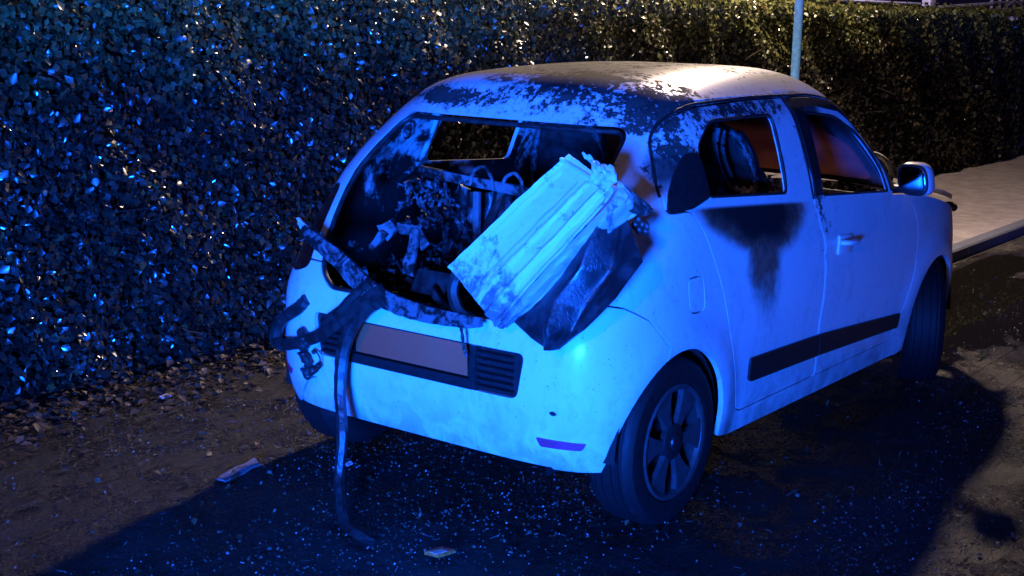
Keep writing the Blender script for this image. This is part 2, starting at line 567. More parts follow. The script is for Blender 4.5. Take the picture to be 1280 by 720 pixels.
def build_shell():
    nR, nS, nF = 46, 66, 40
    pr = arc_phis(.82, .8, 4.8, nR)
    pf = arc_phis(1.2, .8, 3.4, nF)[::-1]          # from side (90) to centre front (0)
    cols = [('r', p) for p in pr[:-1]] + [('s', i / nS) for i in range(nS)] + [('f', p) for p in pf]
    nC = len(cols)
    pg = arc_phis(.25, .77, 2.3, nF)[::-1]
    xref = np.array([.35 - .82 * math.cos(p) ** (2 / 4.8) if k == 'r' else (.35 + 1.55 * p if k == 's' else 1.9 + 1.2 * math.cos(p) ** (2 / 3.4)) for k, p in cols])

    def row(z_of, s, hood=0.0):
        """s: 0 lower body .. 1 greenhouse top ; hood 0..1 : how far the front columns moved over to the windscreen base"""
        pts = []
        for j, (k, p) in enumerate(cols):
            z = z_of[j]
            W = float(WL(z))
            x0 = .35 + .2 * s
            xA = 1.9 - .45 * s
            if k == 'r':
                n = float(NR(z))
                c, q = max(math.cos(p), 0), max(math.sin(p), 0)
                x = x0 + (float(XRf(z)) - x0) * c ** (2 / n)
                y = W * q ** (2 / n)
            elif k == 's':
                x = x0 + (xA - x0) * p
                y = W
            else:
                c, q = max(math.cos(p), 0), max(math.sin(p), 0)
                xl = 3.20 - .06 * max(0, (.4 - z) / .15) ** 2 - .10 * max(0, (z - .55) / .4) ** 2
                lo = (xA + (xl - xA) * c ** (2 / 4.2), W * q ** (2 / 4.2))
                xg = 2.14 - .52 * s
                pw = pg[j - nR - nS]
                hi = (xA + (xg - xA) * max(math.cos(pw), 0) ** (2 / 2.3), W * math.sin(pw) ** (2 / 2.3))
                x = lo[0] * (1 - hood) + hi[0] * hood
                y = lo[1] * (1 - hood) + hi[1] * hood
            # wheel arch flares
            for xc in (0.0, 2.49):
                d = math.hypot(x - xc, z - .30)
                f = max(0.0, 1 - abs(d - .36) / .13)
                y += .016 * f * f * (3 - 2 * f) * (1 if y > .5 else 0)
            # door body scallop and shoulder line
            if .35 < x < 2.1 and z < 1.1 and y > .6:
                e = math.sin(math.pi * min(1, max(0, (x - .35) / 1.75)))
                y -= .014 * e * math.exp(-((z - .50) / .13) ** 2)
                y += .007 * e * math.exp(-((z - .90 + .03 * x) / .035) ** 2)
            pts.append((x, y, z))
        return pts
    rows = []
    nL, nH, nG, nQ = 30, 1, 22, 20
    zb, zs, ze = ZB(xref), ZS(xref), None
    for i in range(nL + 1):
        t = i / nL
        rows.append(row(zs + (zb - zs) * t, 0))
    # bonnet rows: side columns creep up a little, front columns go over to the windscreen base
    zw = 1.0 + 0.0 * xref
    isf = np.array([k == 'f' for k, p in cols])
    fr = np.array([(math.pi / 2 - p) / (math.pi / 2) if k == 'f' else 0 for k, p in cols])
    zg0 = np.where(isf, float(ZB(1.9)) + .024 + .012 * np.sin(fr * math.pi / 2), zb + .024)
    for i in range(1, nH + 1):
        t = i / nH
        zz = np.where(isf, zb + (zg0 - zb) * (1 - (1 - t) ** 1.8), zb + (zg0 - zb) * t)
        rows.append(row(zz, 0, t))
    xtop = np.array([.35 + .2 - .5 * math.cos(p) ** (2 / 3.6) if k == 'r' else (.55 + .9 * p if k == 's' else 1.45 + .17 * math.cos(p)) for k, p in cols])
    zt = ZE(xtop)
    for i in range(1, nG + 1):
        s = i / nG
        rows.append(row(zg0 + (zt - zg0) * s, s, 1.0))
    edge = rows[-1]
    for i in range(1, nQ + 1):
        q = i / nQ * .86
        pts = []
        for x, y, z in edge:
            cx = min(max(x, .42), 1.32)
            zc = float(ZC(cx + (x - cx) * .25))
            g = 1 - (1 - q / .86) ** 3.4 if q < .86 else 1
            pts.append((x + (cx - x) * q, y * (1 - q), z + (zc - z) * g))
        rows.append(pts)
    nr = len(rows)
    V = []
    for sgn in (-1, 1):
        for r in rows:
            for x, y, z in r: V.append((x, sgn * y, z))
    F = []
    for h in (0, 1):
        o = h * nr * nC
        for i in range(nr - 1):
            for j in range(nC - 1):
                if i == nL and isf[j]: continue       # open between wings and windscreen: the bonnet is its own part
                a, b, c, d = o + i * nC + j, o + i * nC + j + 1, o + (i + 1) * nC + j + 1, o + (i + 1) * nC + j
                F.append((a, b, c, d) if h == 0 else (d, c, b, a))
    me = mesh(V, F)
    bm = bmesh.new(); bm.from_mesh(me)
    bmesh.ops.remove_doubles(bm, verts=bm.verts[:], dist=.0012)
    bmesh.ops.dissolve_degenerate(bm, dist=.0005, edges=bm.edges[:])
    hole = [e for e in bm.edges if e.is_boundary and all(v.co.z > 1.5 for v in e.verts)]
    bmesh.ops.triangle_fill(bm, edges=hole, use_beauty=True)
    return from_bm(bm)


import time
T0 = time.time()
skin = build_shell()


def solid_shell(me, th=.02):
    a = bpy.data.objects.new('a', me); COL.objects.link(a)
    me.materials.append(M['paint']); me.materials.append(M['soot_pale'])
    m = a.modifiers.new('s', 'SOLIDIFY')
    m.thickness = th; m.offset = -1; m.material_offset = 1; m.material_offset_rim = 0
    dg = bpy.context.evaluated_depsgraph_get()
    out = bpy.data.meshes.new_from_object(a.evaluated_get(dg), depsgraph=dg)
    bpy.data.objects.remove(a)
    return out


full = solid_shell(skin)


def arch(xc, r=.335, n=28, zc=.30):
    P = [(xc + r * math.cos(a), zc + r * math.sin(a)) for a in np.linspace(0, math.pi, n)]
    return P + [(xc - r * 1.0, -.2), (xc + r * 1.0, -.2)]


def mir(P): return [(-a, b) for a, b in P]


HATCH = round_poly([(-.535, 1.372), (.485, 1.375), (.575, 1.14), (.555, .95), (.50, .80), (.42, .745), (-.42, .745), (-.50, .80), (-.555, .95), (-.575, 1.14)], [.06, .06, .1, .1, .06, .03, .03, .06, .1, .1])
WIN_R = round_poly([(.245, 1.128), (.86, 1.085), (.905, 1.392), (.40, 1.392), (.245, 1.30)], [.03, .03, .04, .06, .06])
WIN_RL = round_poly([(.45, 1.125), (1.06, 1.09), (1.09, 1.365), (.50, 1.375)], .04)
WIN_F = round_poly([(1.165, 1.048), (1.87, 1.000), (1.80, 1.12), (1.66, 1.268), (1.46, 1.36), (1.19, 1.386)], [.03, .03, .05, .08, .06, .03])
WSCR = round_poly([(-.66, 1.03), (.66, 1.03), (.54, 1.42), (-.54, 1.42)], .06)
BAND = round_poly([(-.465, .497), (.465, .497), (.49, .655), (-.49, .655)], .03)
LAMP = round_poly([(.57, .805), (.66, .775), (.765, .785), (.79, .86), (.745, 1.0), (.67, 1.095), (.605, 1.10), (.59, .95)], .03)
LAMPR = round_poly([(-.57, .805), (-.64, .79), (-.69, .82), (-.70, .90), (-.68, 1.0), (-.65, 1.06), (-.605, 1.09), (-.59, .95)], .03)
DOOR_R = round_poly([(1.165, .295), (.46, .295), (.425, .42), (.35, .62), (.29, .80), (.19, 1.0), (.11, 1.095), (-.03, 1.095), (-.01, 1.20), (.10, 1.36), (.30, 1.436), (.75, 1.446), (1.075, 1.444), (1.065, 1.06), (1.145, .90), (1.165, .78)],
                    [.02, .06, .1, .1, .1, .1, .03, .04, .1, .1, .1, .1, .01, .08, .1, .1])
DOOR_F = round_poly([(1.172, .295), (1.98, .295), (2.06, .42), (2.17, .60), (2.21, .76), (2.17, .90), (2.0, .985), (1.90, 1.09), (1.75, 1.29), (1.54, 1.41), (1.32, 1.442), (1.082, 1.444), (1.072, 1.06), (1.152, .90), (1.172, .78)],
                    [.02, .05, .1, .1, .1, .08, .03, .08, .1, .1, .1, .01, .08, .1, .1])
BUMP = [(-.9, .05), (-.20, .05), (-.20, .50), (-.10, .63), (-.09, .66), (-.18, .765), (-.28, .82), (-.35, .835), (-.9, .835)]
FUEL = round_poly([(.055, .745), (.165, .745), (.155, .875), (.045, .875)], .035)
SKIRT = round_poly([(-.62, .20), (-.50, .375), (.52, .405), (.70, .20)], [.02, .05, .05, .02])
STRIP_R = round_poly([(.53, .405), (1.160, .385), (1.160, .475), (.53, .50)], [.03, 0, 0, .02])
STRIP_F = round_poly([(1.172, .385), (2.02, .352), (2.03, .42), (1.172, .475)], [0, .01, .01, 0])
PLATE_H = round_poly([(-.022, 1.10), (.12, 1.105), (.25, 1.133), (.25, 1.22), (.245, 1.285), (.17, 1.285), (.08, 1.23), (.01, 1.16)], .02)

S = boolean(full.copy(), prisms((HATCH, 0, -1.0, .3), (WSCR, 0, 1.44, 3.0), (BAND, 0, -1.0, -.34),
                         (arch(0), 1, -1.1, -.5), (arch(0), 1, .5, 1.1), (arch(2.49), 1, -1.1, -.5), (arch(2.49), 1, .5, 1.1)), 'DIFFERENCE')
S = boolean(S, prisms((WIN_R, 1, -1.0, -.4), (WIN_RL, 1, .4, 1.0), (WIN_F, 1, -1.0, -.4), ([(x + (.1 if x < 1.4 else 0), z) for x, z in WIN_F], 1, .4, 1.0), (LAMP, 0, -1.0, -.10), (LAMPR, 0, -1.0, -.10)), 'DIFFERENCE')
body_me = boolean(S.copy(), prisms((DOOR_R, 1, -1.1, -.45), (DOOR_F, 1, -1.1, -.45), (BUMP, 1, -1.1, 1.1), (FUEL, 1, -1.1, -.5)), 'DIFFERENCE')
rdoor_me = boolean(S.copy(), prisms((grow(DOOR_R, -.0065), 1, -1.1, -.45)), 'INTERSECT')
fdoor_me = boolean(S.copy(), prisms((grow(DOOR_F, -.004), 1, -1.1, -.45)), 'INTERSECT')
bump_me = boolean(S.copy(), prisms((grow(BUMP, -.006), 1, -1.1, 1.1)), 'INTERSECT')
skirt_me = boolean(bump_me.copy(), prisms((grow(SKIRT, -.007), 0, -1.0, -.2)), 'INTERSECT')
bump_me = boolean(bump_me, prisms((SKIRT, 0, -1.0, -.2)), 'DIFFERENCE')
fuel_me = boolean(S.copy(), prisms((grow(FUEL, -.0065), 1, -1.1, -.5)), 'INTERSECT')


def piece(poly, axis, lo, hi, shift, mat):
    me = boolean(full.copy(), prisms((poly, axis, lo, hi)), 'INTERSECT')
    me.transform(Matrix.Translation(shift))
    me.materials.clear(); me.materials.append(mat)
    me.polygons.foreach_set('material_index', [0] * len(me.polygons))
    return me


car = thing('burnt_car', (1.3, 0, 0), 'small white hatchback burnt out at the back, parked beside the dark hedge', 'car')
body = link('body_shell', body_me, None, car, 32)
bumper = link('rear_bumper', bump_me, None, car, 32)
skirt_me.transform(Matrix.Translation((.010, 0, .002)))
link('lower_skirt', skirt_me, None, bumper, 32)
rdoor = link('rear_door', rdoor_me, None, car, 32); rdoor['label'] = 'rear side door with a black burn below its empty window'
fdoor = link('front_door', fdoor_me, None, car, 32)
link('fuel_flap', fuel_me, None, car, 32)
link('side_moulding', piece(STRIP_R, 1, -1.1, -.5, (0, -.010, 0), M['plastic']), None, rdoor, 30)
link('side_moulding', piece(STRIP_F, 1, -1.1, -.5, (0, -.010, 0), M['plastic']), None, fdoor, 30)
link('handle_panel', piece(PLATE_H, 1, -1.1, -.5, (0, -.006, 0), M['plastic']), None, rdoor, 30)
link('tail_lamp', piece(grow(LAMP, -.004), 0, -1.0, -.104, (-.004, 0, 0), M['lamp_red']), None, car, 30)['label'] = 'dark red tail lamp still in place'
link('tail_lamp', piece(grow(LAMPR, -.004), 0, -1.0, -.104, (.012, 0, 0), M['char']), None, car, 30)['label'] = 'melted black tail lamp'
for P, sg in ((round_poly([(-.535, .378), (-.70, .374), (-.685, .346), (-.55, .346)], .008), 1), (round_poly([(.64, .40), (.775, .425), (.765, .392), (.66, .372)], .008), 2)):
    link('bumper_reflector', piece(P, 0, -1.0, -.05, (-.005, 0, 0), M['reflector']), None, bumper, 30)

TRIM = [(1.088, 1.055), (1.090, 1.438), (1.32, 1.434), (1.54, 1.402), (1.745, 1.284), (1.885, 1.09), (1.93, 1.02), (1.88, 1.005), (1.825, 1.11), (1.70, 1.262), (1.50, 1.370), (1.31, 1.400), (1.178, 1.403), (1.158, 1.055)]
link('window_trim', piece(TRIM, 1, -1.1, -.5, (0, -.006, 0), M['plastic']), None, fdoor, 30)


# ------------------------------------------------------------------ points seen in the photograph -> places in the scene
def at(px, py, axis, val):
    d = FW * 1673 + RT * (px - 640) - UP * (py - 360)
    t = (val - CAMP[axis]) / d[axis]
    return CAMP + d * t


# ------------------------------------------------------------------ wheels
def tyre_mesh():
    R, w = .302, .0925
    prof = [(.20, -w + .012), (.215, -w), (.25, -w - .003), (.275, -w + .001), (.291, -w + .012), (.298, -w + .024)]
    ys = [-.062, -.052, -.046, -.022, -.016, .016, .022, .046, .052, .062]
    for i, y in enumerate(ys):
        g = i in (1, 2, 3, 4, 5, 6, 7, 8)
        prof.append((R, y))
        if i in (1, 3, 5, 7): prof += [(R - .008, y + .001), (R - .008, ys[i + 1] - .001)]
    prof += [(r, -y) for r, y in prof[5::-1]]
    n = 72
    V, F = [], []
    for k in range(n):
        a = 2 * math.pi * k / n
        for r, y in prof:
            rr = r
            if r > .29 and k % 2 == 0 and abs(y) > .047: rr = r - .004
            V.append((rr * math.cos(a), y, rr * math.sin(a)))
    m = len(prof)
    for k in range(n):
        for i in range(m - 1):
            F.append((k * m + i, k * m + i + 1, ((k + 1) % n) * m + i + 1, ((k + 1) % n) * m + i))
    me = mesh(V, F)
    bm = bmesh.new(); bm.from_mesh(me)
    return from_bm(bm)


def rim_dish():
    prof = [(.204, -.012), (.200, .004), (.190, .016), (.176, .045), (.06, .052), (.0, .052)]
    n = 48
    V = [(r * math.cos(2 * math.pi * k / n), y, r * math.sin(2 * math.pi * k / n)) for k in range(n) for r, y in prof]
    m = len(prof)
    F = [(k * m + i, k * m + i + 1, ((k + 1) % n) * m + i + 1, ((k + 1) % n) * m + i) for k in range(n) for i in range(m - 1)]
    return mesh(V, F)


def rim_ring():
    prof = [(.206, .0), (.207, -.012), (.200, -.018), (.188, -.014), (.184, .002)]
    n = 64
    V = [(r * math.cos(2 * math.pi * k / n), y, r * math.sin(2 * math.pi * k / n)) for k in range(n) for r, y in prof]
    m = len(prof)
    F = [(k * m + i, k * m + i + 1, ((k + 1) % n) * m + i + 1, ((k + 1) % n) * m + i) for k in range(n) for i in range(m - 1)]
    return mesh(V, F)


def spoke_mesh():
    bm = bmesh.new()
    def P(r, a): return (r * math.sin(math.radians(a)), r * math.cos(math.radians(a)))
    poly = [P(.055, -20), P(.10, -11), P(.150, -13.5), P(.190, -18.5), P(.1905, -9), P(.191, 0), P(.1905, 9), P(.190, 18.5), P(.150, 13.5), P(.10, 11), P(.055, 20)]
    fr, bk = [], []
    for x, z in poly:
        r = math.hypot(x, z)
        y = -.010 + .020 * max(0, 1 - r / .19) * .3
        fr.append(bm.verts.new((x, y, z))); bk.append(bm.verts.new((x * .97, y + .022, z)))
    f = bm.faces.new(fr); bm.faces.new(bk[::-1])
    n = len(poly)
    for i in range(n): bm.faces.new((fr[i], fr[(i + 1) % n], bk[(i + 1) % n], bk[i]))
    bmesh.ops.bevel(bm, geom=[e for e in f.edges], offset=.003, segments=2, affect='EDGES')
    return from_bm(bm)


def hub_mesh():
    prof = [(.066, .012), (.064, -.008), (.050, -.014), (.030, -.014), (.027, -.020), (.0, -.022)]
    n = 32
    V = [(r * math.cos(2 * math.pi * k / n), y, r * math.sin(2 * math.pi * k / n)) for k in range(n) for r, y in prof]
    m = len(prof)
    F = [(k * m + i, k * m + i + 1, ((k + 1) % n) * m + i + 1, ((k + 1) % n) * m + i) for k in range(n) for i in range(m - 1)]
    return mesh(V, F)


skin_bvh = BVHTree.FromPolygons([v.co for v in skin.vertices], [tuple(p.vertices) for p in skin.polygons])


def seal(name, poly, axis, par, rad=.006, inset=.004, mat='char', depth=.004, zmin=None):
    """rubber seal, lip or dark channel shadow running round an opening, on the skin"""
    bm = bmesh.new()
    P = grow(poly, -inset)
    pts = []
    for i in range(len(P)):
        if zmin is not None and P[i][1] < zmin: continue
        a, b = P[i], P[(i + 1) % len(P)]
        n = max(1, int(math.hypot(a[0] - b[0], a[1] - b[1]) / .03))
        for k in range(n):
            q = (a[0] + (b[0] - a[0]) * k / n, a[1] + (b[1] - a[1]) * k / n)
            g = grow(poly, .01)
            if axis == 0: h = skin_bvh.ray_cast(Vector((-2, q[0], q[1])), Vector((1, 0, 0)))
            else: h = skin_bvh.ray_cast(Vector((q[0], -2, q[1])), Vector((0, 1, 0)))
            if h[0] is not None: pts.append(h[0] - h[1] * depth if h[1].dot(Vector((-1, 0, 0) if axis == 0 else (0, -1, 0))) > 0 else h[0] + h[1] * depth)
    if zmin is None: pts.append(pts[0])
    else:
        k = max(range(len(pts)), key=lambda i: (pts[i] - pts[i - 1]).length)
        pts = pts[k:] + pts[:k]
    tube_bm(bm, pts, [rad * (1 + .25 * mnoise.noise(p * 25)) for p in pts], 6)
    return link(name, from_bm(bm), M[mat], par, 60)


from mathutils import noise as mnoise
seal('channel_shadow', [p for p in DOOR_R], 1, car, .008, -.006, 'char', .003, 1.14)  # black tube stands for the shadow in the channel over the doors
seal('channel_shadow', [p for p in DOOR_F], 1, car, .007, -.006, 'char', .003, 1.03)
seal('hatch_seal', HATCH, 0, car, .010, .008, 'char', .012)
seal('window_seal', WIN_R, 1, rdoor, .007, .004, 'char', .006)
seal('window_seal', WIN_F, 1, fdoor, .006, .004, 'char', .006)

W_ty, W_di, W_ri, W_sp, W_hu = tyre_mesh(), rim_dish(), rim_ring(), spoke_mesh(), hub_mesh()
for me, mt, sm in ((W_ty, 'rubber', 28), (W_di, 'liner', 40), (W_ri, 'alloy', 50), (W_sp, 'alloy', 40), (W_hu, 'plastic', 40)):
    me.materials.append(M[mt]); shade(me, sm)


def wheel(x, y, rz, ry, flip):
    o = bpy.data.objects.new('wheel', W_ty); COL.objects.link(o); o.parent = car
    o.location = Vector((x, y, .302)) - Vector(car.location)
    o.rotation_euler = (0, ry, rz + (math.pi if flip else 0))
    for nm, me in (('rim', W_di), ('rim_edge', W_ri), ('hub_cap', W_hu)):
        c = bpy.data.objects.new(nm, me); COL.objects.link(c); c.parent = o
        c.location = (0, -.078, 0)
    for k in range(6):
        c = bpy.data.objects.new('spoke', W_sp); COL.objects.link(c); c.parent = o
        c.location = (0, -.078, 0); c.rotation_euler = (0, math.radians(60 * k + 30), 0)
    return o


wheel(0, -.712, 0, .06, False)
wheel(0, .712, 0, .4, True)
wheel(2.49, -.735, math.radians(27), .8, False)
wheel(2.49, .715, math.radians(24), .2, True)


def arch_liner(xc, s):
    bm = bmesh.new()
    n = 20
    A, B = [], []
    for k in range(n + 1):
        a = math.pi * k / n
        x, z = xc + .345 * math.cos(a), .30 + .345 * math.sin(a)
        A.append(bm.verts.new((x, s * .775, z))); B.append(bm.verts.new((x, s * .50, z)))
    for k in range(n): bm.faces.new((A[k], A[k + 1], B[k + 1], B[k]))
    c = bm.verts.new((xc + .345, s * .5, .2)); d = bm.verts.new((xc - .345, s * .5, .2))
    bm.faces.new(B + [d, c])
    return from_bm(bm)


for xc in (0, 2.49):
    for s in (-1, 1): link('arch_liner', arch_liner(xc, s), M['liner'], car, 40)

bm = bmesh.new()
box_bm(bm, (1.22, 0, .235), (1.66, 1.46, .05), bev=.01)
box_bm(bm, (2.3, 0, .30), (1.2, .96, .10), bev=.02)
box_bm(bm, (.02, 0, .46), (.70, .96, .30), bev=.03)
box_bm(bm, (0, 0, .30), (.09, 1.3, .09), bev=.02)
box_bm(bm, (-.27, .15, .30), (.16, .46, .13), bev=.05)
link('underbody', from_bm(bm), M['liner'], car, 30)
bm = bmesh.new()
tube_bm(bm, smooth_pts([(.1, .30, .30), (-.15, .42, .27), (-.30, .46, .26), (-.40, .46, .255)], 12), .022, 10)
link('exhaust_pipe', from_bm(bm), M['char_gloss'], car, 40)

# ------------------------------------------------------------------ band, number plate, grille
link('bumper_band', piece(grow(BAND, -.002), 0, -1.0, -.34, (.016, 0, 0), M['plastic']), None, bumper, 30)


def xs(z, y):
    n = float(NR(z)); W = float(WL(z))
    return .35 + (float(XRf(z)) - .35) * max(0, 1 - (abs(y) / W) ** n) ** (1 / n)


for sy in (-1, 1):
    for k in range(6):
        z = .515 + k * .0235
        bm = bmesh.new()
        V = []
        for i in range(7):
            y = sy * (.30 + i * .024)
            x = xs(z, y)
            V.append([bm.verts.new((x - .004, y, z + .003)), bm.verts.new((x + .018, y, z + .007)), bm.verts.new((x + .018, y, z - .001)), bm.verts.new((x - .004, y, z - .005))])
        for i in range(6):
            for j in range(4): bm.faces.new((V[i][j], V[i][(j + 1) % 4], V[i + 1][(j + 1) % 4], V[i + 1][j]))
        bm.faces.new(V[0]); bm.faces.new(V[-1][::-1])
        link('grille_slat', from_bm(bm), M['plastic'], bumper)
bm = bmesh.new()
for y0, y1, z0, z1, t_ in ((-.285, .30, .500, .535, .012), (-.30, -.272, .50, .655, .010), (.275, .30, .50, .655, .010)):
    a = [(xs((z0 + z1) / 2, y) - t_, y) for y in np.linspace(y0, y1, 9)]
    V = []
    for x, y in a:
        V.append([bm.verts.new((x, y, z0)), bm.verts.new((x - .004, y, (z0 + z1) / 2)), bm.verts.new((x, y, z1)), bm.verts.new((x + .03, y, z1)), bm.verts.new((x + .03, y, z0))])
    for i in range(8):
        for j in range(5): bm.faces.new((V[i][j], V[i][(j + 1) % 5], V[i + 1][(j + 1) % 5], V[i + 1][j]))
    bm.faces.new(V[0]); bm.faces.new(V[-1][::-1])
link('plate_surround', from_bm(bm), M['plastic'], bumper, 25)
bm = bmesh.new()
box_bm(bm, (-.479, .003, .597), (.006, .52, .112), Matrix.Rotation(math.radians(-3), 3, 'Y'), bev=.002)
link('number_plate', from_bm(bm), M['plate'], bumper, 30)['label'] = 'blank reddish number plate'

# ------------------------------------------------------------------ front door handle, mirror
hp = at(1057, 305, 1, -.812)
bm = bmesh.new()
box_bm(bm, (hp.x, hp.y + .004, hp.z), (.13, .012, .08), Matrix.Rotation(.04, 3, 'Y'), bev=.005)
hcup = link('handle_cup', from_bm(bm), M['paint_clean'], fdoor, 40)
bm = bmesh.new()
tube_bm(bm, smooth_pts([(hp.x - .055, hp.y - .004, hp.z + .012), (hp.x - .045, hp.y - .030, hp.z + .014), (hp.x, hp.y - .036, hp.z + .012), (hp.x + .045, hp.y - .030, hp.z + .008), (hp.x + .058, hp.y - .004, hp.z + .006)], 16), .015, 10, .75)
link('door_handle', from_bm(bm), M['paint_clean'], fdoor, 50)


def blob_bm(bm, c, s, e=3.0, nu=28, nv=18, shear=(0, 0)):
    rows = []
    for i in range(nv + 1):
        ph = -math.pi / 2 + math.pi * i / nv
        r = []
        for j in range(nu):
            th = 2 * math.pi * j / nu
            f = lambda v: math.copysign(abs(v) ** (2 / e), v)
            x = f(math.cos(ph)) * f(math.cos(th)); y = f(math.cos(ph)) * f(math.sin(th)); z = f(math.sin(ph))
            r.append(bm.verts.new((c[0] + s[0] * x + shear[0] * z, c[1] + s[1] * y + shear[1] * z, c[2] + s[2] * z)))
        rows.append(r)
    for i in range(nv):
        for j in range(nu): bm.faces.new((rows[i][j], rows[i][(j + 1) % nu], rows[i + 1][(j + 1) % nu], rows[i + 1][j]))
    bmesh.ops.remove_doubles(bm, verts=bm.verts[:], dist=1e-5)


mc = at(1144, 224, 0, 1.93)
bm = bmesh.new()
blob_bm(bm, (mc.x + .04, mc.y, mc.z), (.070, .074, .074), 3.2, shear=(.0, .012))
for v in bm.verts:                      # flat back where the glass sits, nose narrowing to the front
    if v.co.x > mc.x + .04: 
        k = (v.co.x - mc.x - .04) / .075
        v.co.y = mc.y + (v.co.y - mc.y) * (1 - .35 * k); v.co.z = mc.z + (v.co.z - mc.z) * (1 - .35 * k)
mir_o = link('door_mirror', from_bm(bm), M['paint_clean'], car, 50)
bm = bmesh.new()
blob_bm(bm, (mc.x - .034, mc.y, mc.z), (.010, .070, .070), 3.0, shear=(.0, .011))
link('mirror_frame', from_bm(bm), M['plastic'], mir_o, 50)
bm = bmesh.new()
blob_bm(bm, (mc.x - .040, mc.y, mc.z), (.005, .061, .060), 3.0, shear=(.0, .010))
link('mirror_glass', from_bm(bm), M['mirror'], mir_o, 40)
bm = bmesh.new()
tube_bm(bm, [(mc.x + .06, -.75, mc.z - .06), (mc.x + .04, mc.y + .02, mc.z - .05)], [.035, .028], 10, .6)
link('mirror_arm', from_bm(bm), M['plastic'], mir_o, 40)

# ------------------------------------------------------------------ bonnet (popped open a little), windscreen
V, F = [], []
nu, nv = 24, 24
for i in range(nu + 1):
    for j in range(nv + 1):
        u, v = i / nu, j / nv * 2 - 1
        yw = .72 - .05 * u - .025 * u ** 6
        x = 1.98 + .19 * (1 - v * v) ** .5 * (1 - u) + 1.13 * u + .05 * (1 - v * v) * u
        z = 1.0 - .10 * u - .12 * u * u + .035 * (1 - v * v) + .075 * u
        V.append((x, yw * v, z))
for i in range(nu):
    for j in range(nv):
        a = i * (nv + 1) + j
        F.append((a, a + nv + 1, a + nv + 2, a + 1))
bon = solidify(mesh(V, F), .025)
link('bonnet', bon, M['paint_clean'], car, 40)
bm = bmesh.new()
for i in range(5):
    a = at(1192 + i * 2.0, 257 - (i % 2) * 2, 1, -.60); 
    blob_bm(bm, (3.00 + i * .03, -.62 - .006 * i, .80 - .012 * (i % 3)), (.03, .03, .022), 2.2, 8, 6)
link('bent_latch', from_bm(bm), M['char'], car, 40)
bm = bmesh.new()
box_bm(bm, (2.62, 0, .60), (.80, 1.0, .34), bev=.06)
link('engine_bay', from_bm(bm), M['liner'], car, 40)

V, F = [], []
for i in range(17):
    s = i / 16
    z = 1.01 + (1.435 - 1.01) * s
    for j in range(25):
        ph = math.pi / 2 * (1 - abs(j - 12) / 12)
        W = float(WL(z)) - .02
        xA = 1.9 - .45 * s - .02; xg = 2.14 - .52 * s - .012
        c, q = max(math.sin(ph), 0), max(math.cos(ph), 0)
        V.append((xA + (xg - xA) * c ** (2 / 2.3), math.copysign(W * q ** (2 / 2.3), j - 12), z))
for i in range(16):
    for j in range(24): F.append((i * 25 + j, i * 25 + j + 1, (i + 1) * 25 + j + 1, (i + 1) * 25 + j))
link('windscreen', solidify(mesh(V, F), .005), M['soot_glass'], car, 50)

# ------------------------------------------------------------------ interior, burnt
bm = bmesh.new()
box_bm(bm, (.95, 0, .30), (2.1, 1.44, .03))
box_bm(bm, (.0, 0, .64), (.80, 1.0, .03), bev=.01)
box_bm(bm, (.40, 0, .47), (.03, 1.40, .36))
link('cabin_floor', from_bm(bm), M['char'], car)
bm = bmesh.new()
box_bm(bm, (1.98, 0, .84), (.30, 1.40, .24), bev=.05)
box_bm(bm, (2.02, 0, .60), (.22, 1.40, .40), bev=.03)
link('dashboard', from_bm(bm), M['soot_metal'], car, 40)

# rear bench: sheet steel back with vertical folds, steel bar over it
V, F = [], []
nu, nv = 90, 14
for i in range(nu + 1):
    for j in range(nv + 1):
        u, v = i / nu, j / nv
        y = -.62 + 1.24 * u
        x = .42 + .10 * v + .018 * math.sin(u * 60) * (1 - v * .4) + .012 * math.sin(u * 131 + v * 5) + .02 * math.sin(u * 17 + v * 7)
        z = .63 + .40 * v * (1 - .06 * math.sin(u * 23))
        V.append((x, y, z))
for i in range(nu):
    for j in range(nv):
        a = i * (nv + 1) + j
        F.append((a, a + nv + 1, a + nv + 2, a + 1))
link('rear_seat_back', solidify(mesh(V, F), .012), M['char_gloss'], car, 50)
bar = bmesh.new()
pa, pb = at(525, 213, 0, .36), at(672, 243, 0, .40)
d = pb - pa
rot = d.to_track_quat('X', 'Z').to_matrix()
box_bm(bar, (pa + pb) / 2, (d.length, .03, .042), rot, bev=.006)
seatbar = link('seat_frame_bar', from_bm(bar), M['frame_blue'], car, 40)
bm = bmesh.new()
for px, x0_ in ((632, .40), (560, .38), (598, .39)):
    a = at(px, 240, 0, x0_); b = a + Vector((.02, -.02 if px == 632 else .03, -.30))
    box_bm(bm, (a + b) / 2, (.02, .03, .30), None, bev=.004)
tube_bm(bm, smooth_pts([at(588, 232, 0, .36), at(592, 214, 0, .36), at(606, 209, 0, .36), at(614, 222, 0, .36), at(616, 236, 0, .36)], 12), .008, 8)
tube_bm(bm, smooth_pts([at(628, 236, 0, .38), at(632, 222, 0, .38), at(644, 217, 0, .38), at(652, 228, 0, .38), at(654, 244, 0, .38)], 12), .008, 8)
link('seat_frame_bracket', from_bm(bm), M['frame_blue'], car, 40)


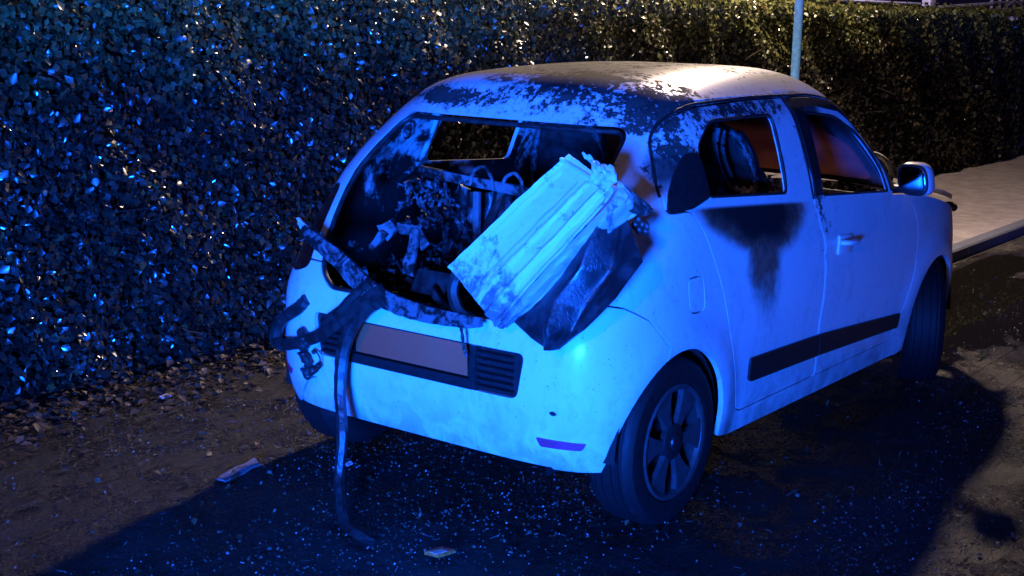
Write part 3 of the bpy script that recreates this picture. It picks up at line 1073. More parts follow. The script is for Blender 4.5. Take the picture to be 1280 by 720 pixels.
def front_seat(y0):
    V, F = [], []
    nu, nv = 24, 26
    for i in range(nu + 1):
        for j in range(nv + 1):
            u, v = i / nu * 2 - 1, j / nv
            w = .235 * (1 - .25 * v ** 3) if v < .80 else .235 * .80 * (1 - .35 * ((v - .8) / .2) ** 2)
            x = 1.18 - .20 * v + .045 * abs(u) ** 3 * (1 if v < .8 else .3) + .012 * math.sin(v * 40) * (1 - u * u)
            z = .50 + .80 * v
            V.append((x, y0 + w * u, z))
    for i in range(nu):
        for j in range(nv):
            a = i * (nv + 1) + j
            F.append((a, a + nv + 1, a + nv + 2, a + 1))
    s = link('front_seat', solidify(mesh(V, F), .05, 0), M['char'], car, 50)
    bm = bmesh.new()
    pts = [(1.20, y0 - .24, .52), (1.08, y0 - .235, .85), (1.00, y0 - .20, 1.10), (.965, y0 - .13, 1.27), (.955, y0, 1.33), (.965, y0 + .13, 1.27), (1.00, y0 + .20, 1.10), (1.08, y0 + .235, .85), (1.20, y0 + .24, .52)]
    tube_bm(bm, smooth_pts(pts, 48), .015, 8)
    link('seat_tube', from_bm(bm), M['char_mottled'], s, 50)
    bm = bmesh.new()
    blob_bm(bm, (1.42, y0, .50), (.26, .24, .08), 3.5)
    for v in bm.verts: v.co.z += .012 * math.sin(v.co.x * 60) * math.cos(v.co.y * 50)
    link('seat_cushion', from_bm(bm), M['char'], s, 50)


front_seat(.36)
front_seat(-.36)
# burnt belt post and bent tube behind the side window
bm = bmesh.new()
tube_bm(bm, smooth_pts([at(896, 160, 1, -.52), at(893, 185, 1, -.52), at(899, 212, 1, -.52), at(912, 236, 1, -.52), at(928, 252, 1, -.52)], 24), .016, 8, .6)
tube_bm(bm, smooth_pts([at(905, 163, 1, -.50), at(903, 188, 1, -.50), at(911, 214, 1, -.50), at(924, 238, 1, -.50), at(938, 254, 1, -.50)], 24), .010, 8, .6)
link('bent_seat_tube', from_bm(bm), M['frame_blue'], car, 50)
# steering wheel
bm = bmesh.new()
sc_ = at(1082, 222, 1, -.50)
print('steer', sc_)
rotw = Matrix.Rotation(math.radians(-62), 3, 'Y')
tube_bm(bm, [sc_ + rotw @ Vector((.125 * math.cos(a), .125 * math.sin(a), 0)) for a in np.linspace(0, 2 * math.pi, 41)], .013, 8)
for a in (0.3, 2.84, 4.71):
    tube_bm(bm, [sc_, sc_ + rotw @ Vector((.12 * math.cos(a), .12 * math.sin(a), 0))], .012, 6)
link('steering_wheel', from_bm(bm), M['frame_blue'], car, 50)


def crumple(cx, cy, cz, s, n, sd, bm):
    """small twisted scraps"""
    r = random.Random(sd)
    for _ in range(n):
        c = Vector((cx + r.uniform(-s[0], s[0]), cy + r.uniform(-s[1], s[1]), cz + r.uniform(-s[2], s[2])))
        R = Matrix.Rotation(r.uniform(0, 6.3), 3, Vector((r.gauss(0, 1), r.gauss(0, 1), r.gauss(0, 1))).normalized())
        w, l = r.uniform(.006, .024), r.uniform(.02, .10)
        k = 5
        A = []
        for i in range(k):
            t = i / (k - 1) - .5
            z = r.uniform(-.018, .018)
            A.append((bm.verts.new(c + R @ Vector((t * l, -w / 2 * r.uniform(.6, 1.3), z))), bm.verts.new(c + R @ Vector((t * l, w / 2 * r.uniform(.6, 1.3), z + r.uniform(-.012, .012)))),
                      bm.verts.new(c + R @ Vector((t * l, w / 2, z - .008))), bm.verts.new(c + R @ Vector((t * l, -w / 2, z - .008)))))
        for i in range(k - 1):
            for j in range(4): bm.faces.new((A[i][j], A[i][(j + 1) % 4], A[i + 1][(j + 1) % 4], A[i + 1][j]))
        bm.faces.new(A[0]); bm.faces.new(A[-1][::-1])


bm = bmesh.new()
crumple(0.0, .05, .69, (.34, .46, .05), 260, 3, bm)
crumple(-.12, .26, .76, (.12, .16, .07), 90, 4, bm)
crumple(.02, .15, .84, (.10, .16, .06), 40, 5, bm)
tag(link('boot_debris', from_bm(bm), M['char_gloss'], car, 30), kind='stuff')
bm = bmesh.new()
crumple(.25, .52, .98, (.14, .10, .10), 60, 8, bm)
crumple(.35, -.40, .95, (.10, .20, .12), 50, 18, bm)
tag(link('side_debris', from_bm(bm), M['char_mottled'], car, 30), kind='stuff')
bm = bmesh.new()
crumple(1.05, -.50, 1.02, (.18, .12, .05), 90, 9, bm)
crumple(1.45, -.38, .99, (.20, .12, .05), 160, 19, bm)
tag(link('ash_pile', from_bm(bm), M['ash'], car, 30), kind='stuff')

# larger burnt pieces in the boot
def plate_px(name, pts, mat, th=.01, parent=None, bend=0.0):
    """flat piece through given 3-D corners"""
    bm = bmesh.new()
    vs = [bm.verts.new(p) for p in pts]
    bm.faces.new(vs)
    bmesh.ops.subdivide_edges(bm, edges=bm.edges[:], cuts=3, use_grid_fill=True)
    for v in bm.verts:
        v.co += Vector((math.sin(v.co.y * 40 + v.co.z * 33), math.sin(v.co.z * 47), math.sin(v.co.x * 30 + v.co.y * 51))) * bend
    return link(name, solidify(from_bm(bm), th, 0), mat, parent, 40)


plate_px('bent_bracket', [at(514, 285, 0, -.22), at(524, 288, 0, -.22), at(517, 345, 0, -.30), at(504, 343, 0, -.30)], M['frame_blue'], .012, car, .004)
plate_px('bent_bracket', [at(514, 284, 0, -.22), at(524, 282, 0, -.20), at(537, 306, 0, -.20), at(527, 314, 0, -.22)], M['frame_blue'], .012, car, .004)
plate_px('bent_bracket', [at(460, 305, 0, -.20), at(474, 290, 0, -.20), at(480, 296, 0, -.20), at(467, 313, 0, -.20)], M['frame_blue'], .02, car, .006)
plate_px('torn_duct', [at(478, 278, 0, -.15), at(492, 276, 0, -.15), at(495, 290, 0, -.15), at(482, 297, 0, -.15)], M['frame_blue'], .03, car, .01)
plate_px('torn_duct', [at(500, 280, 0, -.15), at(512, 278, 0, -.15), at(514, 288, 0, -.15), at(502, 292, 0, -.15)], M['frame_blue'], .03, car, .01)
# pale plastic fitting on the left pillar
bm = bmesh.new()
c = at(462, 236, 0, -.08)
blob_bm(bm, c, (.024, .026, .036), 2.2)
tube_bm(bm, smooth_pts([c + Vector((0, 0, .03)), c + Vector((.02, 0, .08)), c + Vector((.06, .01, .11))], 8), .012, 8)
link('melted_fitting', from_bm(bm), M['frame_blue'], car, 50)
# stamped letters on the plate in the boot
td = bpy.data.curves.new('stamp', 'FONT')
td.body = 'NT'; td.size = .075; td.extrude = .002; td.align_x = 'CENTER'
to = bpy.data.objects.new('tmp', td); COL.objects.link(to)
dg = bpy.context.evaluated_depsgraph_get()
tme = bpy.data.meshes.new_from_object(to.evaluated_get(dg), depsgraph=dg)
bpy.data.objects.remove(to)
pz = at(536, 362, 0, -.36)
tme.transform(Matrix.Translation(pz) @ Matrix.Rotation(math.radians(-90), 4, 'Z') @ Matrix.Rotation(math.radians(60), 4, 'X'))
bmx = bmesh.new()
box_bm(bmx, pz + Vector((.012, 0, .022)), (.012, .15, .09), Matrix.Rotation(math.radians(30), 3, 'Y'), bev=.002)
stp = link('stamped_plate', from_bm(bmx), M['char'], car, 30)
link('stamped_letters', tme, M['frame_blue'], stp)

# inner left pillar pressings (the stamped inner skin that shows through the hatch)
bm = bmesh.new()
for px, py, r_ in ((508, 166, .028), (512, 158, .018), (520, 140, .02)):
    p = at(px, py, 1, .64)
    tube_bm(bm, [p + Vector((r_ * math.cos(a), 0, r_ * .8 * math.sin(a))) for a in np.linspace(0, 2 * math.pi, 17)], .005, 6)
tube_bm(bm, smooth_pts([at(548, 142, 1, .66), at(540, 165, 1, .67), at(530, 190, 1, .68), at(520, 205, 1, .69), at(500, 225, 1, .7)], 20), .012, 8)
link('pillar_pressing', from_bm(bm), M['soot_pale'], car, 50)


# ------------------------------------------------------------------ things hanging off the back
def lin_pts(c, n):
    c = np.array([list(p) for p in c]); t = np.linspace(0, len(c) - 1, n + 1)
    return [np.array([np.interp(q, range(len(c)), c[:, k]) for k in range(3)]) for q in t]


def ribbon(rows, nu, nv, hf, th=.008, straight=False):
    """sheet through rows of (left point, right point); hf(u, v) pushes it along the local normal"""
    fn = lin_pts if straight else smooth_pts
    L = fn([r[0] for r in rows], nv); R = fn([r[1] for r in rows], nv)
    P = np.array([[np.array(L[j]) * (1 - i / nu) + np.array(R[j]) * (i / nu) for i in range(nu + 1)] for j in range(nv + 1)])
    gu = np.gradient(P, axis=1); gv = np.gradient(P, axis=0)
    N = np.cross(gu, gv); N /= np.linalg.norm(N, axis=2, keepdims=True) + 1e-9
    if N[..., 0].mean() > 0: N = -N                   # bulge towards the back
    H = np.array([[hf(i / nu, j / nv) for i in range(nu + 1)] for j in range(nv + 1)])
    P = P + N * H[..., None]
    V = P.reshape(-1, 3)
    F = [(j * (nu + 1) + i, j * (nu + 1) + i + 1, (j + 1) * (nu + 1) + i + 1, (j + 1) * (nu + 1) + i) for j in range(nv) for i in range(nu)]
    bm = bmesh.new(); bm.from_mesh(mesh(V, F))
    me = from_bm(bm)
    return solidify(me, th, 0)


from mathutils import noise as mnoise
def nz(u, v, s, o=0.0): return mnoise.noise(Vector((u * s + o, v * s, o * 1.7)))
ss = lambda a, b, x: (lambda t: t * t * (3 - 2 * t))(min(1, max(0, (x - a) / (b - a))))


def hpanel(u, v):
    h = .012 * (1 - ss(0, .05, u)) + .016 * ss(.93, 1, u)
    h += .010 * math.exp(-((u - .56) / .030) ** 2) * ss(.1, .2, v) * (1 - ss(.74, .80, v))
    h += .014 * math.exp(-((u - .80) / .035) ** 2)
    h -= .012 * ss(.08, .12, u) * (1 - ss(.40, .46, u)) * ss(.12, .2, v) * (1 - ss(.70, .76, v))
    h += .014 * math.exp(-((v - .84) / .014) ** 2) - .010 * math.exp(-((v - .88) / .014) ** 2)
    h += .012 * math.exp(-(((u - .72) ** 2 * 1.3 + (v - .08) ** 2 * 4) / .006)) - .018 * math.exp(-(((u - .72) ** 2 * 1.3 + (v - .08) ** 2 * 4) / .0012))
    h += .006 * nz(u, v * 2, 6) * (1 - .5 * v) + .0015 * nz(u, v * 2, 22, 3)
    return h


rows = [(at(562, 334, 0, -.53), at(622, 409, 0, -.555)), (at(600, 298, 0, -.49), at(657, 366, 0, -.52)), (at(655, 245, 0, -.42), at(716, 302, 0, -.46)),
        (at(697, 208, 0, -.36), at(763, 250, 0, -.40)), (at(713, 194, 0, -.34), at(768, 236, 0, -.37))]
panel = thing('torn_metal_panel', (at(590, 370, 0, -.54)), 'pale torn metal tailgate panel hanging diagonally from the open boot of the white car', 'metal panel')


def link_at(name, me, mat, par, deg=40):
    o = link(name, me, mat, None, deg)
    o.parent = par
    o.location = -Vector(par.location)
    return o


pm = ribbon(rows, 60, 110, hpanel)
link_at('panel_skin', pm, M['panel'], panel)
# folded flange along its right side
rows = [(at(622, 408, 0, -.553), at(634, 410, 0, -.535)), (at(657, 366, 0, -.52), at(676, 374, 0, -.50)), (at(700, 318, 0, -.475), at(716, 334, 0, -.45)),
        (at(735, 282, 0, -.43), at(760, 292, 0, -.40)), (at(768, 246, 0, -.385), at(797, 268, 0, -.34)), (at(772, 226, 0, -.36), at(800, 256, 0, -.33))]
link_at('folded_flange', ribbon(rows, 14, 60, lambda u, v: .010 * math.sin(u * 5) + .006 * nz(u, v * 3, 9, 5)), M['panel_dim'], panel)
# crumpled lug at the top
rows = [(at(738, 226, 0, -.385), at(757, 242, 0, -.385)), (at(742, 212, 0, -.37), at(772, 226, 0, -.37)), (at(728, 200, 0, -.35), at(757, 212, 0, -.35))]
link_at('crumpled_lug', ribbon(rows, 20, 20, lambda u, v: .02 * nz(u, v, 4, 9) + .016 * nz(u, v, 9, 2) + .012), M['panel'], panel)
# dark tongue pointing right at its top corner
rows = [(at(775, 228, 0, -.35), at(778, 262, 0, -.37)), (at(795, 243, 0, -.33), at(797, 268, 0, -.34)), (at(810, 255, 0, -.31), at(806, 270, 0, -.32)), (at(816, 262, 0, -.31), at(815, 265, 0, -.31))]
link_at('charred_tongue', ribbon(rows, 8, 16, lambda u, v: .004 * nz(u, v, 6)), M['char'], panel)

# scorched cover, leathery
def hcover(u, v):
    return .05 * (1 - abs(2 * ss(0, 1, u) - 1)) - .03 * math.exp(-((u - .72) / .10) ** 2) + .010 * nz(u, v, 4, 4)


rows = [(at(684, 437, 0, -.535), at(698, 436, 0, -.53)), (at(662, 420, 0, -.53), at(730, 412, 0, -.52)), (at(640, 400, 0, -.50), at(768, 372, 0, -.48)), (at(668, 360, 0, -.46), at(802, 326, 0, -.41)),
        (at(705, 318, 0, -.42), at(792, 296, 0, -.38)), (at(738, 280, 0, -.38), at(783, 268, 0, -.34))]
tag(link('scorched_cover', ribbon(rows, 50, 50, hcover, .010, True), M['leather'], None, 50),
    'black blistered cover sheet hanging under the pale panel over the right tail lamp', 'cover sheet')

# burnt tailgate frame across the opening, ending in a pale tip at the left
frame = thing('burnt_tailgate_frame', at(480, 375, 0, -.50), 'thin charred tailgate frame slung across the boot sill with a pale left tip', 'tailgate frame')


def strip_mesh(pts, w, th, tw=None):
    """flat bar following pts, width w (list or number) standing up, thickness th"""
    bm = bmesh.new()
    n = len(pts)
    rings = []
    for i in range(n):
        p = Vector(pts[i])
        t = (Vector(pts[min(i + 1, n - 1)]) - Vector(pts[max(i - 1, 0)])).normalized()
        out = Vector((-1, -.3, .1)).normalized()
        side = t.cross(out).normalized()
        nn = side.cross(t)
        wi = w[i] if hasattr(w, '__len__') else w
        j1, j2 = .004 * nz(i * .3, 0, 3, 1), .004 * nz(i * .3, 5, 3, 2)
        rings.append([bm.verts.new(p + side * (wi / 2 + j1) + nn * th / 2), bm.verts.new(p + nn * th * .9 + nn * j2), bm.verts.new(p - side * (wi / 2 + j2) + nn * th / 2),
                      bm.verts.new(p - side * wi / 2 - nn * th / 2), bm.verts.new(p + side * wi / 2 - nn * th / 2)])
    for i in range(n - 1):
        for k in range(5): bm.faces.new((rings[i][k], rings[i][(k + 1) % 5], rings[i + 1][(k + 1) % 5], rings[i + 1][k]))
    bm.faces.new(rings[0][::-1]); bm.faces.new(rings[-1])
    return from_bm(bm)


def P_(*l): return [at(a, b, 0, c) for a, b, c in l]


pts = smooth_pts(P_((381, 286, -.475), (398, 303, -.49), (425, 325, -.50), (445, 347, -.51), (470, 368, -.52), (505, 384, -.53), (545, 395, -.54), (585, 402, -.54), (602, 403, -.53)), 60)
wd = list(np.interp(np.linspace(0, 1, 61), [0, .1, .35, .7, 1], [.030, .05, .07, .06, .03]))
link_at('frame_rail', strip_mesh(pts, wd, .02), M['char_mottled'], frame, 30)
pts = smooth_pts(P_((373, 273, -.47), (377, 280, -.473), (384, 289, -.477)), 8)
link_at('pale_tip', strip_mesh(pts, list(np.linspace(.01, .035, 9)), .012), M['ash'], frame, 30)
pts = smooth_pts(P_((575, 335, -.50), (566, 362, -.51), (574, 388, -.52), (592, 402, -.53)), 24)
link_at('frame_loop', strip_mesh(pts, .035, .02), M['char'], frame, 30)
pts = smooth_pts(P_((540, 362, -.42), (552, 380, -.44), (566, 392, -.50), (590, 398, -.53)), 24)
link_at('frame_loop', strip_mesh(pts, .022, .02), M['char'], frame, 30)

# charred trim hanging at the left corner of the bumper
trim = thing('charred_trim', at(400, 425, 0, -.52), 'looped piece of charred trim hanging over the left corner of the rear bumper', 'burnt trim')
for L, w in (([(384, 374, -.46), (372, 386, -.47), (354, 398, -.46), (347, 410, -.45), (345, 424, -.45), (352, 432, -.46)], .045),
             ([(352, 431, -.46), (375, 428, -.49), (400, 419, -.51), (425, 402, -.53), (452, 380, -.54), (478, 362, -.54)], .045),
             ([(462, 352, -.53), (440, 372, -.54), (425, 388, -.54), (405, 402, -.53)], .03)):
    link_at('trim_strip', strip_mesh(smooth_pts(P_(*L), 30), w, .02), M['char'], trim, 30)
bm = bmesh.new()
tube_bm(bm, smooth_pts(P_((375, 412, -.49), (382, 425, -.50), (378, 440, -.50), (386, 455, -.50), (383, 470, -.50)), 20), [.012 + .010 * abs(math.sin(i * 1.1)) for i in range(21)], 7)
for px, py, r_ in ((383, 428, .022), (390, 463, .018), (382, 446, .014), (398, 457, .016), (384, 470, .020), (378, 462, .012), (392, 440, .012)):
    blob_bm(bm, at(px, py, 0, -.505), (r_ * .7, r_, r_ * .8), 1.6, 9, 7)
link_at('melted_drip', from_bm(bm), M['char'], trim, 60)
bm = bmesh.new()
tube_bm(bm, smooth_pts(P_((392, 436, -.50), (400, 448, -.51), (398, 462, -.51), (388, 470, -.50)), 14), .003, 5)
link_at('wire', from_bm(bm), M['char'], trim, 60)

# hose hanging to the ground
g1, g2, g3 = at(430, 652, 2, .02), at(446, 668, 2, .02), at(466, 678, 2, .015)
up = P_((480, 372, -.54), (455, 388, -.555), (438, 412, -.56), (428, 445, -.565), (425, 490, -.58))
hose_pts = smooth_pts(up + [at(428, 545, 0, -.62), at(424, 600, 0, -.66), g1, g2, g3], 70)
hw = list(np.interp(np.linspace(0, 1, 71), [0, .25, .45, .7, .85, 1], [.055, .05, .036, .030, .024, .012]))
tag(link('hanging_hose', strip_mesh(hose_pts, hw, .022), M['char_gloss'], None, 30), 'long charred rubber strip hanging from the boot sill down to the ground', 'rubber strip')
bm = bmesh.new()
tube_bm(bm, smooth_pts(P_((576, 408, -.53), (578, 420, -.535), (580, 436, -.53), (584, 446, -.53)), 14), [.007, .006, .007, .005, .006, .007, .006, .005, .006, .006, .005, .006, .007, .006, .004], 6)
tag(link('burnt_cable', from_bm(bm), M['char'], None, 50), 'short burnt cable dangling in front of the right end of the number plate', 'cable')
# scraps dangling at the right end of the panel
bm = bmesh.new()
for px, py in ((797, 274), (802, 281), (798, 287), (806, 289), (793, 281), (808, 283)):
    blob_bm(bm, at(px, py, 0, -.30), (.010, .013, .018), 1.5, 7, 6)
tube_bm(bm, P_((794, 268, -.31), (798, 276, -.30), (803, 284, -.30), (807, 292, -.30)), .004, 5)
tag(link('dangling_scrap', from_bm(bm), M['char'], None, 50), 'small charred scrap dangling against the white wing at the tip of the panel', 'scrap')
# small chip of soot on the bumper
bm = bmesh.new()
blob_bm(bm, Vector((xs(.47, -.60) - .003, -.60, .47)), (.003, .016, .008), 1.6, 8, 6)
link('soot_chip', from_bm(bm), M['char'], bumper, 50)


# ------------------------------------------------------------------ ground
def ground_material():
    t = NT('wet_gritty_paving')
    n1 = t.noise(1.3, 5, .6, dist=.3); n2 = t.noise(9, 6, .65); n3 = t.noise(70, 4, .7); n4 = t.noise(220, 2, .6)
    # worn paving courses, barely readable
    br = t.n('ShaderNodeTexBrick')
    t.set(br.inputs['Vector'], t.vmath('ADD', t.pos, (0, 0, 0)))
    br.inputs['Scale'].default_value = 1.0
    br.inputs['Brick Width'].default_value = .21; br.inputs['Row Height'].default_value = .105
    br.inputs['Mortar Size'].default_value = .006; br.inputs['Mortar Smooth'].default_value = .6
    c = t.mix(t.ramp(n2, .3, .7), (.005, .0045, .0036), (.020, .016, .0095))
    c = t.mix(t.ramp(n3, .55, .75, 0, .7), c, (.045, .037, .022))
    sx = t.n('ShaderNodeSeparateXYZ'); t.set(sx.inputs[0], t.pos)
    far = t.ramp(sx.outputs[0], 1.6, 3.2)
    joint = t.math('MULTIPLY', br.outputs['Fac'], far)
    c = t.mix(t.math('MULTIPLY', far, .75), c, t.mix(n2, (.07, .06, .052), (.17, .145, .125)))
    c = t.mix(t.math('MULTIPLY', joint, .8), c, (.012, .010, .009))
    moss = t.ramp(n1, .48, .62, 0, .6)
    c = t.mix(moss, c, (.022, .017, .012))
    n5 = t.noise(5, 5, .65, stretch=(.35, 1.6, 1), dist=.6)
    c = t.mix(t.ramp(n5, .5, .62, 0, .6), c, (.006, .005, .005))
    wet = t.ramp(t.noise(2.2, 5, .65, dist=.8), .40, .56)
    # puddle in the gutter ahead of the car
    pn = t.noise(2.4, 6, .7, stretch=(.8, 2.4, 1), dist=.5)
    p = t.math('MAXIMUM', t.blob((4.3, -.42, 0), (1.35, .62, 3), pn, 2.2), t.blob((5.6, -.05, 0), (1.0, .22, 3), pn, 1.6))
    pud = t.ramp(p, .0, .05)
    damp = t.ramp(p, -.55, .02)
    c = t.mix(t.math('MULTIPLY', damp, .6), c, (.02, .017, .015))
    c = t.mix(pud, c, (.010, .009, .008))
    r = t.math('SUBTRACT', t.ramp(n3, .3, .7, .36, .68), t.math('ADD', t.math('MULTIPLY', wet, .30), t.math('MULTIPLY', damp, .25)))
    r = t.math('MULTIPLY', r, t.math('SUBTRACT', 1, t.math('MULTIPLY', pud, .965)))
    h = t.math('ADD', t.math('MULTIPLY', n3, .5), t.math('ADD', t.math('MULTIPLY', n4, .35), t.math('MULTIPLY', joint, -.6)))
    h = t.math('MULTIPLY', t.math('ADD', t.math('ADD', h, t.math('MULTIPLY', n5, 1.6)), t.math('MULTIPLY', n2, 1.6)), t.math('SUBTRACT', 1, pud))
    return t.done(t.bsdf(c, r, 0, t.bump(h, 1.0, .02), .5))


def slab_material():
    t = NT('pavement_grit')
    n2 = t.noise(7, 6, .65); n3 = t.noise(80, 4, .7)
    c = t.mix(t.ramp(n2, .3, .7), (.25, .22, .24), (.40, .35, .37))
    c = t.mix(t.ramp(n3, .5, .75, 0, .5), c, (.08, .07, .06))
    return t.done(t.bsdf(c, .8, 0, t.bump(t.math('ADD', n3, n2), .6, .008)))


M['ground'] = ground_material(); M['slab'] = slab_material()
M['kerb'] = simple('kerb_stone', (.12, .13, .19), .7, 0, 50, .3, .3)
M['soil'] = simple('leaf_litter_soil', (.05, .035, .022), .9, 0, 40, .6, .9)

V, F = [], []
xs_ = [-60, -12, -6] + list(np.linspace(-5, 9, 57)) + [14, 30, 90]
ys_ = [-60, -20, -8] + list(np.linspace(-5, 2.0, 29)) + [2.6, 6, 20, 60]
for x in xs_:
    for y in ys_:
        z = 0.0
        if -5 < x < 9 and -5 < y < 2.7: z = .006 * mnoise.noise(Vector((x * .9, y * .9, 0))) * (0 if (3.0 < x < 8 and -1.6 < y < .4) else 1)
        V.append((x, y, z - .003))
for i in range(len(xs_) - 1):
    for j in range(len(ys_) - 1):
        a = i * len(ys_) + j
        F.append((a, a + len(ys_), a + len(ys_) + 1, a + 1))
tag(link('ground', mesh(V, F), M['ground'], None, 60), kind='structure')

# raised pavement beyond the dropped kerb
def pave_z(x): return .075 * ss(2.6, 4.2, x)
V, F = [], []
px_ = list(np.linspace(2.4, 4.6, 12)) + [6, 9, 14, 20, 32]
for x in px_:
    for y in (.375, .9, 1.5, 2.6): V.append((x, y, pave_z(x) + .002))
for i in range(len(px_) - 1):
    for j in range(3):
        a = i * 4 + j
        F.append((a, a + 4, a + 5, a + 1))
tag(link('pavement', mesh(V, F), M['slab'], None, 60), kind='structure')
kerb = tag(bpy.data.objects.new('kerb', None), kind='structure')
COL.objects.link(kerb)
kerb.location = (3, .31, 0)
for k in range(26):
    x0_, x1_ = 2.6 + k * .915, 2.6 + (k + 1) * .915 - .008
    bm = bmesh.new()
    vs = []
    for x in (x0_, x1_):
        z = pave_z(x) + .004
        vs.append([bm.verts.new(p) for p in ((x, .255, -.05), (x, .262, z - .012), (x, .276, z), (x, .372, z + .001), (x, .372, -.05))])
    for j in range(5): bm.faces.new((vs[0][j], vs[0][(j + 1) % 5], vs[1][(j + 1) % 5], vs[1][j]))
    bm.faces.new(vs[0]); bm.faces.new(vs[1][::-1])
    o = link('kerb_stone', from_bm(bm), M['kerb'], None)
    o.parent = kerb; o.location = -Vector(kerb.location)


# ------------------------------------------------------------------ hedge
def leaf_material():
    t = NT('glossy_hedge_leaf')
    g = t.n('ShaderNodeNewGeometry')
    rnd = g.outputs['Random Per Island']
    c = t.mix(rnd, (.008, .008, .006), (.040, .038, .026))
    sx = t.n('ShaderNodeSeparateXYZ'); t.set(sx.inputs[0], t.pos)
    lamplit = t.ramp(t.math('ADD', sx.outputs[2], t.math('MULTIPLY', t.math('SUBTRACT', t.noise(2.5), .5), .6)), 1.25, 1.80)  # street lamp's glow put into the colour of the upper leaves
    c = t.mix(t.math('MULTIPLY', lamplit, t.ramp(rnd, .1, .9, .5, 1.0)), c, t.mix(rnd, (.05, .06, .015), (.20, .22, .07)))
    c = t.mix(t.ramp(rnd, .92, .97), c, (.10, .07, .025))
    w = t.n('ShaderNodeTexWhiteNoise', noise_dimensions='1D'); t.set(w.inputs['W'], rnd)
    return t.done(t.bsdf(c, t.ramp(w.outputs[0], 0, 1, .14, .42), 0, None, .8))


M['leaf'] = leaf_material()
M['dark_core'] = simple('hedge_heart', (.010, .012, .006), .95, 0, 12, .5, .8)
M['twig'] = simple('bark', (.04, .03, .02), .8, 0, 50, .4, .5)


def leaves(n, x0, x1, size, seed, top=False, yb=2.12):
    r = np.random.default_rng(seed)
    x = r.uniform(x0, x1, n)
    H = 1.84
    if top:
        z = H + r.normal(0, .035, n) + .03 * np.sin(x * 5) ; y = yb + r.uniform(-.02, .95, n)
    else:
        z = r.uniform(.03, H + .03, n) ** 1.0
        y = yb + np.abs(r.normal(0, .07, n)) + .05 * np.sin(x * 2.3 + z * 3.1) * np.sin(z * 4.1 + x) + .03 * np.sin(x * 7.7 + z * 5) - .04 * (z / H) + .03 * (1 - np.clip(z / .25, 0, 1))
    c = np.stack([x, y, z], 1)
    # leaf normal: mostly facing out and up
    nrm = np.stack([r.normal(0, .55, n), -1 + r.normal(0, .45, n) + (1.0 if top else 0), (1.2 if top else .25) + r.normal(0, .55, n)], 1)
    nrm /= np.linalg.norm(nrm, axis=1, keepdims=True)
    a = np.cross(nrm, r.normal(0, 1, (n, 3))); a /= np.linalg.norm(a, axis=1, keepdims=True)
    b = np.cross(nrm, a)
    s = size * r.uniform(.55, 1.35, n)[:, None]
    w = .36 * r.uniform(.8, 1.2, n)[:, None]
    fold = .12
    P = [c - a * s * .5, c - a * s * .12 + b * s * w + nrm * s * fold, c + a * s * .5 - nrm * s * .10, c - a * s * .12 - b * s * w + nrm * s * fold, c - a * s * .0]
    return np.stack(P, 1).reshape(-1, 3)


def leaf_obj(name, arrs, parent, mat):
    V = np.concatenate(arrs)
    n = len(V) // 5
    me = bpy.data.meshes.new(name)
    me.vertices.add(len(V)); me.vertices.foreach_set('co', V.astype(np.float32).ravel())
    base = np.arange(n)[:, None] * 5
    tri = (base[:, :, None] + np.array([[0, 1, 4], [1, 2, 4], [2, 3, 4], [3, 0, 4]])[None]).reshape(-1)
    me.loops.add(len(tri)); me.loops.foreach_set('vertex_index', tri.astype(np.int32))
    me.polygons.add(len(tri) // 3); me.polygons.foreach_set('loop_start', np.arange(0, len(tri), 3, dtype=np.int32))
    me.polygons.foreach_set('loop_total', np.full(len(tri) // 3, 3, dtype=np.int32))
    me.update(); me.validate()
    o = link(name, me, mat, None)
    if parent: o.parent = parent; o.location = -Vector(parent.location)
    return o


hedge = thing('hedge', (5.5, 2.6, 0), 'long clipped dark evergreen hedge running behind the car', 'hedge')
tag(leaf_obj('foliage', [leaves(52000, -2.2, 4.5, .043, 1), leaves(42000, 4.5, 9, .046, 2), leaves(34000, 9, 17, .06, 3), leaves(9000, 17, 32, .10, 4),
                         leaves(4000, -2.2, 4.5, .05, 5, True), leaves(9000, 4.5, 17, .055, 6, True), leaves(2500, 17, 32, .1, 7, True)], hedge, M['leaf']), kind='stuff')
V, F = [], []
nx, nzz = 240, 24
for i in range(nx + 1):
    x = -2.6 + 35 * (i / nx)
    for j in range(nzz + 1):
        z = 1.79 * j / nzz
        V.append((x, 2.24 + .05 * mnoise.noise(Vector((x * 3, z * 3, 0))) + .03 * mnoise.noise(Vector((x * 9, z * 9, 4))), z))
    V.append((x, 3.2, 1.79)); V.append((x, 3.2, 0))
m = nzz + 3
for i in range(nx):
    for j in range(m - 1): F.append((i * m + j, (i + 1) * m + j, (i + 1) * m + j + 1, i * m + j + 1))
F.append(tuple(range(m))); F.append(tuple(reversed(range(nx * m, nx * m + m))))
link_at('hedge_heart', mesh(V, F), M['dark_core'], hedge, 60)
bm = bmesh.new()
r = random.Random(5)
for _ in range(200):
    x, z = r.uniform(-2, 9), r.uniform(.1, 1.8)
    y = 2.10 + r.uniform(-.05, .08)
    d = Vector((r.gauss(0, .6), r.gauss(-.3, .3), r.uniform(-.3, 1.0))).normalized() * r.uniform(.06, .2)
    p = Vector((x, y, z))
    tube_bm(bm, [p, p + d * .5 + Vector((r.uniform(-.01, .01), 0, r.uniform(-.01, .01))), p + d], [.003, .0025, .0015], 3)
tag(link_at('twigs', from_bm(bm), M['twig'], hedge, 60), kind='stuff')

